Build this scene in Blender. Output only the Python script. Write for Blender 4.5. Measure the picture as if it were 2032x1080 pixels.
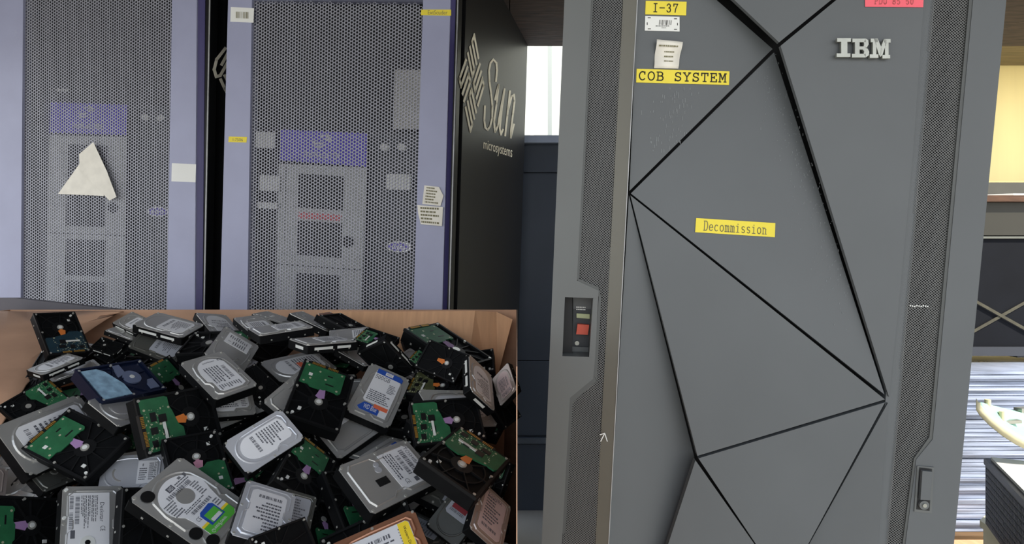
import bpy, bmesh, math, random
from mathutils import Vector, Matrix
random.seed(11)
sc = bpy.context.scene
for o in list(bpy.data.objects): bpy.data.objects.remove(o)
COL = sc.collection
R = math.radians

# ------------------------------------------------------------------ camera, sky, sun, exposure
CAM = Vector((0, 0, 1.3)); FOC = 1200.0
cd = bpy.data.cameras.new('camera'); cam = bpy.data.objects.new('camera', cd); COL.objects.link(cam)
cd.sensor_width = 36; cd.lens = FOC / 2032 * 36; cd.clip_start = .02
cam.location = CAM; cam.rotation_euler = (R(90), 0, 0); sc.camera = cam
wd = bpy.data.worlds.new('sky'); sc.world = wd; wd.use_nodes = True
nt = wd.node_tree; nt.nodes.clear()
wo = nt.nodes.new('ShaderNodeOutputWorld'); bg = nt.nodes.new('ShaderNodeBackground')
tc = nt.nodes.new('ShaderNodeTexCoord'); sx = nt.nodes.new('ShaderNodeSeparateXYZ'); cr = nt.nodes.new('ShaderNodeValToRGB')
nt.links.new(tc.outputs['Generated'], sx.inputs[0]); nt.links.new(sx.outputs['Z'], cr.inputs[0])
cr.color_ramp.elements[0].position = 0.0; cr.color_ramp.elements[0].color = (.98, .97, .95, 1)
cr.color_ramp.elements[1].position = .7; cr.color_ramp.elements[1].color = (.62, .76, 1, 1)
nt.links.new(cr.outputs[0], bg.inputs[0]); bg.inputs[1].default_value = 1.05
nt.links.new(bg.outputs[0], wo.inputs[0])
sd = bpy.data.lights.new('sun', 'SUN'); sun = bpy.data.objects.new('sun', sd); COL.objects.link(sun)
sd.energy = 3.7; sd.angle = R(.6); sd.color = (1, .93, .80)
SUNDIR = Vector((.59, -.59, 1.0)).normalized()
sun.rotation_euler = SUNDIR.to_track_quat('Z', 'Y').to_euler(); sun.location = (2, -2, 5)
sc.view_settings.view_transform = 'Standard'; sc.view_settings.look = 'None'
sc.view_settings.exposure = 1.15; sc.view_settings.gamma = 1; sc.view_settings.use_curve_mapping = False

# ------------------------------------------------------------------ materials
def lin(c):
    return tuple(((v / 255) / 12.92 if v <= 10 else ((v / 255 + .055) / 1.055) ** 2.4) for v in c)
MATS = {}
def mat(name, rgb, rough=.5, metal=0., var=.08, scale=8., bump=0., spec=.5, specks=0., stretch=None, ior=None, specksize=260.):
    if name in MATS: return MATS[name]
    m = bpy.data.materials.new(name); m.use_nodes = True; t = m.node_tree; N = t.nodes; L = t.links
    b = N['Principled BSDF']; b.inputs['Roughness'].default_value = rough; b.inputs['Metallic'].default_value = metal
    b.inputs['Specular IOR Level'].default_value = spec
    c = lin(rgb)
    if ior: b.inputs['IOR'].default_value = ior
    co = N.new('ShaderNodeTexCoord'); mp = N.new('ShaderNodeMapping'); L.new(co.outputs['Object'], mp.inputs[0])
    if stretch: mp.inputs['Scale'].default_value = stretch
    nz = N.new('ShaderNodeTexNoise'); nz.inputs['Scale'].default_value = scale; nz.inputs['Detail'].default_value = 5
    L.new(mp.outputs[0], nz.inputs['Vector'])
    rp = N.new('ShaderNodeValToRGB'); L.new(nz.outputs['Fac'], rp.inputs[0])
    rp.color_ramp.elements[0].position = .3; rp.color_ramp.elements[1].position = .7
    rp.color_ramp.elements[0].color = tuple(v * (1 - var) for v in c) + (1,)
    rp.color_ramp.elements[1].color = tuple(min(1, v * (1 + var)) for v in c) + (1,)
    last = rp.outputs[0]
    if specks:
        n2 = N.new('ShaderNodeTexNoise'); n2.inputs['Scale'].default_value = specksize; n2.inputs['Detail'].default_value = 2
        L.new(co.outputs['Object'], n2.inputs['Vector'])
        n3 = N.new('ShaderNodeTexNoise'); n3.inputs['Scale'].default_value = 5; L.new(co.outputs['Object'], n3.inputs['Vector'])
        mu = N.new('ShaderNodeMath'); mu.operation = 'MULTIPLY'; L.new(n2.outputs['Fac'], mu.inputs[0]); L.new(n3.outputs['Fac'], mu.inputs[1])
        r2 = N.new('ShaderNodeValToRGB'); r2.color_ramp.elements[0].position = .38; r2.color_ramp.elements[1].position = .46
        r2.color_ramp.elements[0].color = (0, 0, 0, 1); r2.color_ramp.elements[1].color = (specks,) * 3 + (1,)
        L.new(mu.outputs[0], r2.inputs[0])
        mx = N.new('ShaderNodeMix'); mx.data_type = 'RGBA'; L.new(r2.outputs[0], mx.inputs['Factor'])
        L.new(last, mx.inputs['A']); mx.inputs['B'].default_value = (.55, .56, .56, 1); last = mx.outputs['Result']
    L.new(last, b.inputs['Base Color'])
    if bump:
        bp = N.new('ShaderNodeBump'); bp.inputs['Strength'].default_value = bump; bp.inputs['Distance'].default_value = .004
        L.new(nz.outputs['Fac'], bp.inputs['Height']); L.new(bp.outputs[0], b.inputs['Normal'])
    MATS[name] = m; return m

# ------------------------------------------------------------------ mesh helpers
def mesh_obj(name, verts, faces, m, parent=None, smooth=False, mat_i=None, mats=None):
    me = bpy.data.meshes.new(name); me.from_pydata([tuple(v) for v in verts], [], faces); me.update()
    for mm in (mats or [m]): me.materials.append(mm)
    if mat_i:
        for p, i in zip(me.polygons, mat_i): p.material_index = i
    if smooth:
        for p in me.polygons: p.use_smooth = True
    o = bpy.data.objects.new(name, me); COL.objects.link(o)
    if parent: o.parent = parent
    return o
class MB:
    """collects polygons, then becomes one mesh object"""
    def __init__(s): s.v = []; s.f = []
    def add(s, vs, fs):
        k = len(s.v); s.v += [tuple(v) for v in vs]; s.f += [tuple(i + k for i in f) for f in fs]
    def prism(s, pts, z0, z1):
        """2d polygon (any winding) between z0 and z1; z may be lists"""
        n = len(pts); a = sum(pts[i][0] * pts[(i + 1) % n][1] - pts[(i + 1) % n][0] * pts[i][1] for i in range(n))
        z0 = z0 if isinstance(z0, (list, tuple)) else [z0] * n
        z1 = z1 if isinstance(z1, (list, tuple)) else [z1] * n
        q = [(p[0], p[1], c, d) for p, c, d in zip(pts, z0, z1)]
        if a < 0: q = q[::-1]
        vs = [(p[0], p[1], p[2]) for p in q] + [(p[0], p[1], p[3]) for p in q]
        fs = [tuple(range(n - 1, -1, -1)), tuple(range(n, 2 * n))] + [(i, (i + 1) % n, n + (i + 1) % n, n + i) for i in range(n)]
        s.add(vs, fs)
    def box(s, x0, x1, y0, y1, z0, z1):
        s.prism([(x0, y0), (x1, y0), (x1, y1), (x0, y1)], z0, z1)
    def cyl(s, x, y, r, z0, z1, n=12, rx=None):
        ry = r; rx = rx or r
        s.prism([(x + rx * math.cos(2 * math.pi * i / n), y + ry * math.sin(2 * math.pi * i / n)) for i in range(n)], z0, z1)
    def bar(s, a, b, w, z0, z1):
        dx, dy = b[0] - a[0], b[1] - a[1]; l = math.hypot(dx, dy) or 1e-9; nx, ny = -dy / l * w / 2, dx / l * w / 2
        s.prism([(a[0] + nx, a[1] + ny), (a[0] - nx, a[1] - ny), (b[0] - nx, b[1] - ny), (b[0] + nx, b[1] + ny)], z0, z1)
    def profile(s, rings):
        """rings: list of (pts, z) with the same count; last ring capped"""
        n = len(rings[0][0]); vs = [(p[0], p[1], z) for pts, z in rings for p in pts]; fs = []
        for k in range(len(rings) - 1):
            for i in range(n):
                j = (i + 1) % n; fs.append((k * n + i, k * n + j, (k + 1) * n + j, (k + 1) * n + i))
        fs.append(tuple(range((len(rings) - 1) * n, len(rings) * n))); s.add(vs, fs)
    def mesh(s, name, m, smooth=False):
        me = bpy.data.meshes.new(name); me.from_pydata(s.v, [], s.f); me.update(); me.materials.append(m)
        if smooth:
            for p in me.polygons: p.use_smooth = True
        return me
    def build(s, name, m, parent=None, smooth=False):
        return link(name, s.mesh(name, m, smooth), parent)
def link(name, me, parent=None):
    o = bpy.data.objects.new(name, me); COL.objects.link(o)
    if parent: o.parent = parent
    return o
def empty(name, M, label=None, cat=None, group=None):
    o = bpy.data.objects.new(name, None); COL.objects.link(o); o.matrix_world = M
    o.empty_display_size = .1
    return tag(o, label, cat, group)
def tag(o, label=None, cat=None, group=None, kind=None):
    if label: o['label'] = label
    if cat: o['category'] = cat
    if group: o['group'] = group
    if kind: o['kind'] = kind
    return o

def ray(px, py): return Vector(((px - 1016) / FOC, 1, -(py - 540) / FOC))
def at(px, py, d): return CAM + ray(px, py) * d
class Frame:
    """a real plane in the yard: x right, y up, z out of the face"""
    def __init__(s, org, yaw, pitch, roll):
        # yaw>0: right side comes nearer; pitch>0: top comes nearer; roll>0: top leans right
        m = Matrix(((1, 0, 0), (0, 0, -1), (0, 1, 0))).to_4x4()     # local x->X, y->Z, z->-Y
        s.M = Matrix.Translation(org) @ Matrix.Rotation(-yaw, 4, 'Z') @ Matrix.Rotation(pitch, 4, 'X') @ Matrix.Rotation(roll, 4, 'Y') @ m
        s.I = s.M.inverted()
        s.o = s.I @ CAM
    def p(s, px, py, n=0.):
        d = s.I.to_3x3() @ ray(px, py); t = (n - s.o.z) / d.z; q = s.o + d * t; return (q.x, q.y)
    def pl(s, pts, n=0.): return [s.p(a, b, n) for a, b in pts]
    def onplane(s, px, py, P0, N, off=0.):
        d = s.I.to_3x3() @ ray(px, py); t = (P0 + N * off - s.o).dot(N) / d.dot(N); return s.o + d * t

def perforated(fr_poly, pu, pv, ru, rv, z0, z1, org=(0, 0), diamond=False, shear=0.):
    """sheet of cells, each with a hole, over a convex-ish 2d polygon; staggered columns"""
    xs = [p[0] for p in fr_poly]; ys = [p[1] for p in fr_poly]; n = len(fr_poly)
    def inside(x, y):
        c = False; j = n - 1
        for i in range(n):
            xi, yi = fr_poly[i]; xj, yj = fr_poly[j]
            if (yi > y) != (yj > y) and x < (xj - xi) * (y - yi) / (yj - yi) + xi: c = not c
            j = i
        return c
    V = []; F = []
    k0 = int((min(xs) - org[0]) / pu) - 1; k1 = int((max(xs) - org[0]) / pu) + 2
    for k in range(k0, k1):
        x = org[0] + k * pu
        oy = org[1] + (pv / 2 if k % 2 else 0)
        j0 = int((min(ys) - oy) / pv) - 1; j1 = int((max(ys) - oy) / pv) + 2
        for j in range(j0, j1):
            y = oy + j * pv
            if not inside(x, y): continue
            b = len(V)
            if diamond:
                out = [(x + pu, y), (x, y + pv / 2), (x - pu, y), (x, y - pv / 2)]
                inn = [(x + ru, y), (x, y + rv), (x - ru, y), (x, y - rv)]; m = 4
                V += [(q[0], q[1], z1) for q in out] + [(q[0], q[1], z1) for q in inn]
                F += [(b + i, b + (i + 1) % m, b + m + (i + 1) % m, b + m + i) for i in range(m)]
            else:
                m = 6; out = []; inn = []
                for i, (cx, cy) in enumerate(((2 / 3, 0), (1 / 3, .5), (-1 / 3, .5), (-2 / 3, 0), (-1 / 3, -.5), (1 / 3, -.5))):
                    out.append((x + cx * pu, y + cy * pv))
                    a = i * math.pi / 3; inn.append((x + ru * math.cos(a), y + rv * math.sin(a)))
                V += [(q[0], q[1], z1) for q in out] + [(q[0], q[1], z1) for q in inn] + [(q[0], q[1], z0) for q in inn]
                F += [(b + i, b + (i + 1) % m, b + m + (i + 1) % m, b + m + i) for i in range(m)]
                F += [(b + m + i, b + m + (i + 1) % m, b + 2 * m + (i + 1) % m, b + 2 * m + i) for i in range(m)]
    return V, F

# text outlines of the built-in font, scaled to the unit box
TC = {}
def text_unit(s, shear=0.):
    key = (s, shear)
    if key in TC: return TC[key]
    cu = bpy.data.curves.new('t', 'FONT'); cu.body = s; cu.resolution_u = 2; cu.shear = shear
    o = bpy.data.objects.new('t', cu); COL.objects.link(o)
    bpy.context.view_layer.update()
    me = bpy.data.meshes.new_from_object(o.evaluated_get(bpy.context.evaluated_depsgraph_get()))
    v = [(p.co.x, p.co.y) for p in me.vertices]; f = [tuple(p.vertices) for p in me.polygons]
    bpy.data.objects.remove(o); bpy.data.meshes.remove(me)
    x0 = min(p[0] for p in v); x1 = max(p[0] for p in v); y0 = min(p[1] for p in v); y1 = max(p[1] for p in v)
    v = [((p[0] - x0) / (x1 - x0), (p[1] - y0) / (y1 - y0)) for p in v]
    TC[key] = (v, f); return TC[key]
# a typewriter face with serifs, drawn as strokes in the unit box
def arc(cx, cy, rx, ry, a0, a1, n=10):
    return [(cx + rx * math.cos(R(a0 + (a1 - a0) * i / n)), cy + ry * math.sin(R(a0 + (a1 - a0) * i / n))) for i in range(n + 1)]
G = {
 'C': [arc(.52, .5, .42, .5, 45, 315, 14), [(.82, .7), (.82, .98)]],
 'O': [arc(.5, .5, .42, .5, 0, 360, 18)],
 'B': [[(.05, 0), (.6, 0)], [(.05, 1), (.55, 1)], [(.2, 0), (.2, 1)], [(.2, .53), (.6, .53)], arc(.55, .765, .27, .235, -90, 90, 7), arc(.6, .265, .3, .265, -90, 90, 7)],
 'S': [arc(.5, .75, .33, .25, 20, 270, 9) + arc(.5, .25, .36, .25, 90, -160, 9), [(.82, .75), (.82, 1)], [(.14, 0), (.14, .25)]],
 'Y': [[(.1, 1), (.5, .5), (.9, 1)], [(.5, .5), (.5, 0)], [(.3, 0), (.7, 0)], [(0, 1), (.28, 1)], [(.72, 1), (1, 1)]],
 'T': [[(.08, .72), (.08, 1), (.92, 1), (.92, .72)], [(.5, 1), (.5, 0)], [(.3, 0), (.7, 0)]],
 'E': [[(.85, .75), (.85, 1), (.08, 1)], [(.22, 1), (.22, 0)], [(.08, 0), (.9, 0), (.9, .27)], [(.22, .52), (.6, .52)], [(.6, .4), (.6, .64)]],
 'M': [[(0, 0), (.28, 0)], [(.72, 0), (1, 0)], [(.14, 0), (.14, 1)], [(0, 1), (.2, 1), (.5, .3), (.8, 1), (1, 1)], [(.86, 1), (.86, 0)]],
 'I': [[(.2, 0), (.8, 0)], [(.2, 1), (.8, 1)], [(.5, 0), (.5, 1)]],
 '-': [[(.05, .5), (.95, .5)]],
 '3': [[(.15, .8)] + arc(.47, .75, .3, .25, 150, -90, 8), arc(.47, .26, .36, .26, 90, -160, 9)],
 '7': [[(.12, .75), (.12, 1), (.88, 1), (.5, .4), (.42, 0)]],
 'D': [[(.05, 0), (.5, 0)], [(.05, 1), (.5, 1)], [(.2, 0), (.2, 1)], arc(.5, .5, .4, .5, -90, 90, 10)],
 'e': [[(.14, .36), (.86, .36)] + arc(.5, .33, .37, .33, 5, 320, 13)],
 'c': [arc(.5, .33, .36, .33, 45, 315, 11)],
 'o': [arc(.5, .33, .38, .33, 0, 360, 14)],
 'm': [[(0, .66), (.14, .66), (.14, 0)], [(.14, .55), (.32, .66), (.5, .55), (.5, 0)], [(.5, .55), (.68, .66), (.86, .55), (.86, 0)], [(.02, 0), (.26, 0)], [(.4, 0), (.6, 0)], [(.76, 0), (1, 0)]],
 'i': [[(.2, .66), (.5, .66), (.5, 0)], [(.2, 0), (.8, 0)], [(.45, .88), (.55, .88)]],
 's': [arc(.5, .49, .28, .17, 30, 270, 7) + arc(.5, .17, .3, .17, 90, -150, 7)],
 'n': [[(.05, .66), (.22, .66), (.22, 0)], [(.22, .5), (.5, .66), (.78, .52), (.78, 0)], [(.05, 0), (.4, 0)], [(.62, 0), (.95, 0)]],
 'P': [[(.05, 0), (.4, 0)], [(.2, 0), (.2, 1)], [(.05, 1), (.6, 1)], arc(.58, .75, .28, .25, 90, -90, 7), [(.2, .5), (.58, .5)]],
 'U': [[(.15, 1), (.15, .3)] + arc(.5, .3, .35, .3, 180, 360, 8) + [(.85, 1)], [(0, 1), (.3, 1)], [(.7, 1), (1, 1)]],
 '8': [arc(.5, .76, .28, .24, 0, 360, 12), arc(.5, .26, .36, .26, 0, 360, 12)],
 '5': [[(.8, 1), (.2, 1), (.18, .55)] + arc(.5, .32, .34, .32, 120, -150, 10)],
 '0': [arc(.5, .5, .34, .5, 0, 360, 16)],
}
def strokes_to(mb, lines, fn, w, z0, z1):
    for ln in lines:
        q = [fn(x, y) for x, y in ln]
        for a, b in zip(q, q[1:]):
            dx, dy = b[0] - a[0], b[1] - a[1]; l = math.hypot(dx, dy)
            if l < 1e-9: continue
            ex, ey = dx / l * w * .4, dy / l * w * .4
            mb.bar((a[0] - ex, a[1] - ey), (b[0] + ex, b[1] + ey), w, z0, z1)
def quadmap(Q):
    """unit square to quad Q = [bottom-left, bottom-right, top-right, top-left]"""
    def f(u, v):
        return tuple(Q[0][i] * (1 - u) * (1 - v) + Q[1][i] * u * (1 - v) + Q[2][i] * u * v + Q[3][i] * (1 - u) * v for i in (0, 1))
    return f
def typed(mb, s, Q, w, z0, z1, m=(.04, .2), gap=.25):
    f = quadmap(Q); n = len(s); cw = (1 - 2 * m[0]) / (n - gap / 2)
    for i, ch in enumerate(s):
        if ch == ' ': continue
        x0 = m[0] + i * cw
        strokes_to(mb, G[ch], lambda x, y: f(x0 + x * cw * (1 - gap), m[1] + y * (1 - 2 * m[1])), w, z0, z1)
def put_text(mb, s, Q, z, shear=0.):
    v, fc = text_unit(s, shear); f = quadmap(Q)
    mb.add([f(x, y) + (z,) for x, y in v], fc)
def barcode(mb, Q, n, z, seed=1):
    rr = random.Random(seed); f = quadmap(Q); x = 0; ws = [rr.choice((1, 1, 2, 3)) for _ in range(2 * n)]; t = sum(ws)
    for i in range(0, 2 * n, 2):
        a = x / t; b = (x + ws[i]) / t; x += ws[i] + ws[i + 1]
        mb.add([f(a, 0) + (z,), f(b, 0) + (z,), f(b, 1) + (z,), f(a, 1) + (z,)], [(0, 1, 2, 3)])
def textlines(mb, Q, rows, z, seed=1, fill=.5, maxw=.95):
    """rows of small word-sized marks (print too small to read)"""
    rr = random.Random(seed); f = quadmap(Q)
    for r in range(rows):
        y1 = 1 - (r + .15) / rows; y0 = y1 - .5 / rows; x = .02; end = maxw * rr.uniform(.55, 1)
        while x < end:
            w = rr.uniform(.03, .12)
            mb.add([f(x, y0) + (z,), f(min(x + w, 1), y0) + (z,), f(min(x + w, 1), y1) + (z,), f(x, y1) + (z,)], [(0, 1, 2, 3)]); x += w + rr.uniform(.015, .03)
def rowlines(mb, x0, x1, y0, y1, rows, z, seed, along='x', maxw=.95):
    if along == 'x': Q = [(x0, y0), (x1, y0), (x1, y1), (x0, y1)]
    else: Q = [(x0, y1), (x0, y0), (x1, y0), (x1, y1)]
    textlines(mb, Q, rows, z, seed, maxw=maxw)

# ------------------------------------------------------------------ palette
lilac = mat('lilac_paint', (150, 154, 180), .45, 0, .05, 6, specks=.12)
purple = mat('purple_edge', (66, 62, 110), .45, 0, .05)
meshpaint = mat('mesh_paint', (146, 148, 158), .45, .1, .06, 14)
blackside = mat('black_side_panel', (12, 13, 15), .42, 0, .15, 4, spec=.3)
silverprint = mat('silver_print', (232, 228, 208), .6, 0, .05)
dark = mat('dark_interior', (16, 17, 21), .7, 0, .2)
darkblue = mat('dark_blue_interior', (40, 46, 66), .6, 0, .2)
innergrey = mat('inner_grey_plastic', (190, 193, 192), .55, 0, .04)
innerpurple = mat('inner_purple_sign', (98, 82, 215), .5, 0, .04)
white = mat('white_sticker', (222, 224, 220), .6, 0, .03)
paper = mat('cream_paper', (224, 221, 210), .8, 0, .07, 30)
slate = mat('slate_paint', (84, 88, 90), .5, 0, .05, 5)
slate2 = mat('slate_rim_paint', (92, 95, 94), .5, 0, .05, 5)
olivegrey = mat('warm_grey_paint', (100, 99, 90), .5, 0, .05, 5)
gapblack = mat('gap_black', (9, 11, 14), .6, 0, .1)
grille = mat('grille_paint', (104, 105, 104), .5, .1, .1, 20)
edge_hl = mat('pale_edge_highlight', (158, 160, 160), .4, .2, .15, 30)  # edge highlight put into the colour; also used for the grey rack edges
yellow = mat('yellow_label', (226, 208, 62), .6, 0, .03)
pink = mat('pink_label', (236, 98, 112), .6, 0, .03)
ink = mat('black_ink', (34, 30, 22), .7, 0, .1)
inkgrey = mat('faded_ink', (112, 108, 78), .7, 0, .1)
redink = mat('red_ink', (190, 60, 56), .7, 0, .05)
chrome = mat('emblem_metal', (158, 160, 152), .35, .6, .1, 40)
wood = mat('dark_roof_board', (64, 50, 40), .8, 0, .45, 5, bump=.5, stretch=(2, 14, 14))
card = mat('brown_cardboard', (184, 146, 118), .85, 0, .12, 5, bump=.25, stretch=(1, 1, 6))
card2 = mat('light_cardboard', (200, 156, 118), .85, 0, .10, 6, bump=.3, stretch=(10, 2, 1))

# ------------------------------------------------------------------ setting
def setting(name, mb, m): return tag(mb.build(name, m), kind='structure')
mb = MB(); mb.box(-14, 14, -14, 4.9, -.06, 0)
setting('floor', mb, mat('concrete_ground', (150, 146, 138), .9, 0, .12, 2, bump=.2))
wallm = mat('cream_wall_paint', (206, 208, 196), .6, 0, .05, 3, stretch=(1, 1, .2))
# corrugated container wall
mb = MB(); pts = []; x = -4.0; i = 0
while x < 2.4:
    pts += [(x, 4.42), (x + .10, 4.42), (x + .13, 4.395), (x + .23, 4.395)]; x += .26
pts += [(2.55, 4.42), (2.55, 4.5), (-4, 4.5)]
mb.prism(pts, 0, 3.3); setting('wall_back', mb, wallm)
mb = MB(); mb.box(2.55, 7, 4.40, 4.5, 0, 3.3); setting('wall_right', mb, mat('yellow_wall_paint', (250, 226, 152), .6, 0, .06, 3, stretch=(3, 1, .2)))
mb = MB(); mb.box(2.55, 7, 4.25, 4.4, 1.76, 1.93); setting('trim_2', mb, mat('grey_sill', (70, 68, 60), .7))
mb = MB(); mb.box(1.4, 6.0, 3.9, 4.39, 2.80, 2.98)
setting('shade_beam', mb, mat('olive_shade_strip', (122, 108, 76), .8, 0, .2, 4, stretch=(1, 10, 10)))  # added beam; the shade strip on the wall is put into its olive colour
# roof of boards laid side by side
mb = MB(); mb.box(-3.2, 2.6, -.5, 3.02, 2.46, 2.48); roof = setting('ceiling', mb, wood)
x = -3.2; i = 0
while x < 2.59:
    w_ = min(.29, 2.6 - x); m_ = MB(); m_.box(x + .002, x + w_ - .002, -.5, 3.05, 2.437 + .003 * (i % 2), 2.459)
    b_ = m_.build('roof_board', wood, roof); x += .29; i += 1
# ------------------------------------------------------------------ grey slate rack with faceted door
F = Frame(Vector((at(1550, 540, 1.12))), R(5), R(4.2), R(3))
ibm = empty('server_rack', F.M, 'tall slate grey server rack with faceted door and yellow labels', 'server rack')
Z = 0.0
def ext(pts, y): return pts
def part(name, pts, n0, n1, m, parent=ibm, n=0., label=None):
    mb = MB(); mb.prism(F.pl(pts, n), n0, n1); o = mb.build(name, m, parent)
    if label: o['label'] = label
    return o
TOPY, BOTY = -260, 1560
def lx(a, b, y):   # x of the line through a,b at row y
    return a[0] + (b[0] - a[0]) * (y - a[1]) / (b[1] - a[1])
L_out = ((1120, 0), (1075, 1080)); L_m0 = ((1173, 0), (1145, 556)); L_m1 = ((1237, 0), (1182, 1080)); L_d = ((1265, 0), (1208, 1080))
L_m2 = ((1131, 790), (1116, 1060))
R_d = ((1834, 0), (1745, 1080)); R_m0 = ((1859, 0), (1765, 1080)); R_m1 = ((1931, 0), (1852, 860)); R_out = ((1997, 0), (1893, 1080)); R_m2 = ((1818, 915), (1797, 1080))
X = lambda L, y: (lx(L[0], L[1], y), y)
# body box behind the door
a = F.p(*X(L_out, 0)); c = F.p(*X(R_out, 0)); e = F.p(*X(L_out, 1080)); g = F.p(*X(R_out, 1080))
def vline(p, q, y): return (p[0] + (q[0] - p[0]) * (y - p[1]) / (q[1] - p[1]), y)
vb = -1.28; vt = .72
body = MB(); body.prism([vline(a, e, vb), vline(c, g, vb), vline(c, g, vt), vline(a, e, vt)], -.92, -.07)
body.v = [(v[0] + (.012 if v[0] < .3 and v[0] < 0 else -.01), v[1], v[2]) for v in body.v]
body.build('cabinet_body', slate, ibm)
mb = MB(); mb.prism([vline(a, e, vb), vline(c, g, vb), vline(c, g, vt), vline(a, e, vt)], -.069, -.058); mb.build('door_backing', gapblack, ibm)
# rims (left with the window for the power switch)
def pv(L, y): return X(L, y)
rim = MB()
top = [X(L_out, TOPY), X(L_m0, TOPY), X(L_m0, 560), (1187, 577), (1178, 740), X(L_m2, 790), X(L_m2, BOTY), X(L_out, BOTY)]
# split around the opening 1120..1177 x 590..708
op = [(1121, 590), (1177, 592), (1169, 709), (1116, 707)]
for pg in ([X(L_out, TOPY), X(L_m0, TOPY), X(L_m0, 557), (1188, 577), (1187, 592), (1121, 590), X(L_out, 590)],
           [X(L_out, 590), (1121, 590), (1116, 707), X(L_out, 707)],
           [(1177, 592), (1187, 592), (1181, 709), (1169, 709)],
           [X(L_out, 707), (1116, 707), (1181, 709), (1177, 752), X(L_m2, 790), X(L_m2, BOTY), X(L_out, BOTY)]):
    rim.prism(F.pl(pg), -.058, 0)
rim.build('door_rim', slate2, ibm)
rim = MB()
rim.prism(F.pl([X(R_m1, TOPY), X(R_out, TOPY), X(R_out, BOTY), X(R_m2, BOTY), X(R_m2, 912), (1851, 872)]), -.058, 0)
rim.build('door_rim', slate, ibm)
# bevel strips beside grilles
part('bevel', [X(L_m1, TOPY), X(L_d, TOPY), X(L_d, BOTY), X(L_m1, BOTY)], -.058, [-.004, 0.006, 0.006, -.004], olivegrey)
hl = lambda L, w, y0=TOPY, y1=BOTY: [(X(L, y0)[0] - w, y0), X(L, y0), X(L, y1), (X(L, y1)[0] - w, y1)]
part('pale_edge_highlight', hl(L_d, 1.6), 0.0055, .0068, edge_hl)  # thin pale strip painted as the bevel's edge highlight
part('bevel', [(X(R_d, TOPY)[0] - 9, TOPY), X(R_m0, TOPY), X(R_m0, BOTY), (X(R_d, BOTY)[0] - 9, BOTY)], -.058, [-.004, -.006, -.006, -.004], slate)
for pts_ in ([(X(L_m0, TOPY)[0], TOPY), (X(L_m0, TOPY)[0] + 5, TOPY), (X(L_m0, 557)[0] + 4, 553), X(L_m0, 557)],
             [(1148, 553), (1188, 571), (1193, 590), (1188, 590), (1184, 577), (1145, 560)],
             [(1188, 590), (1193, 590), (1185, 757), (1178, 744)],
             [(1178, 744), (1184, 757), (1136, 800), (1131, 790)],
             [(1131, 790), (1136, 800), (1121, 1060), (1116, 1060)],
             [(X(R_m1, TOPY)[0] - 7, TOPY), X(R_m1, TOPY), (1851, 872), (1845, 868)],
             [(1845, 868), (1851, 872), (1820, 915), (1814, 911)],
             [(1814, 911), (1820, 915), (1797, 1085), (1791, 1085)]):
    part('grille_frame', pts_, -.03, -.001, mat('grille_frame_grey', (74, 77, 76), .5))
# grilles
pv_px = 5.2; a0 = F.p(1200, 400, -.004); b0 = F.p(1202.9, 400, -.004); c0 = F.p(1200, 405.2, -.004)
pu = abs(b0[0] - a0[0]); pw = abs(c0[1] - a0[1])
for poly in ([X(L_m0, -30), X(L_m1, -30), X(L_m1, 1120), X(L_m2, 1120), X(L_m2, 795), (1180, 755), (1191, 590), (1188, 572), X(L_m0, 556)],
             [(X(R_m0, -30)[0] - 7, -30), X(R_m1, -30), (1848, 872), (1817, 912), X(R_m2, 1120), (X(R_m0, 1120)[0] - 7, 1120)]):
    V, Fc = perforated(F.pl(poly, -.004), pu, pw, pu * .68, pw * .38, 0, -.004, diamond=True)
    mesh_obj('perforated_grille', V, Fc, grille, ibm)
# window tray with rocker switch
tray = MB()
for pg, z0, z1 in (([(1116, 585), (1136, 585), (1136, 712), (1112, 712)], -.057, -.03),):
    tray.prism(F.pl(pg), z0, z1)
tray.build('switch_tray', gapblack, ibm)
swp = lambda pts, z0, z1, m, nm: part(nm, pts, z0, z1, m)
swp([(1138, 590), (1180, 591), (1180, 620), (1138, 620)], -.057, -.050, slate, 'switch_plate')
swp([(1138, 620), (1180, 620), (1180, 706), (1136, 706)], -.057, -.052, mat('switch_plate_dark', (48, 52, 56), .5), 'switch_plate')
swp([(1147, 650), (1171, 652), (1168, 672), (1144, 671)], -.051, -.04, mat('red_rocker', (205, 78, 52), .4), 'rocker_switch')
swp([(1145, 629), (1172, 631), (1172, 640), (1145, 638)], -.051, -.046, mat('olive_tag', (176, 182, 140), .6), 'switch_tag')
mb = MB(); textlines(mb, F.pl([(1143, 617), (1172, 618), (1172, 609), (1143, 608)], -.049), 2, -.0495, 3); mb.build('switch_print', white, ibm)
mb = MB(); q = F.p(1145, 681, -.05); mb.cyl(q[0], q[1], .0045, -.052, -.048, 14); mb.build('screw', chrome, ibm)
part('window_ledge', [(1116, 707), (1136, 697), (1170, 699), (1169, 709)], -.05, -.046, slate2)
# facets of the door: polygon with a depth for every corner
V1 = (1248, 383); V2 = (1543, 92); V3 = (1760, 793); V4 = (1380, 911)
def facet(pts, deps, m=slate, back=.02, label=None):
    """front face corners at their own depth along the view of the plane normal, sides straight back"""
    P = [F.p(p[0], p[1], z) for p, z in zip(pts, deps)]
    mb = MB(); mb.prism(P, [z - back for z in deps], list(deps)); o = mb.build('door_facet', m, ibm)
    if label: o['label'] = label
    return P, deps
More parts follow.
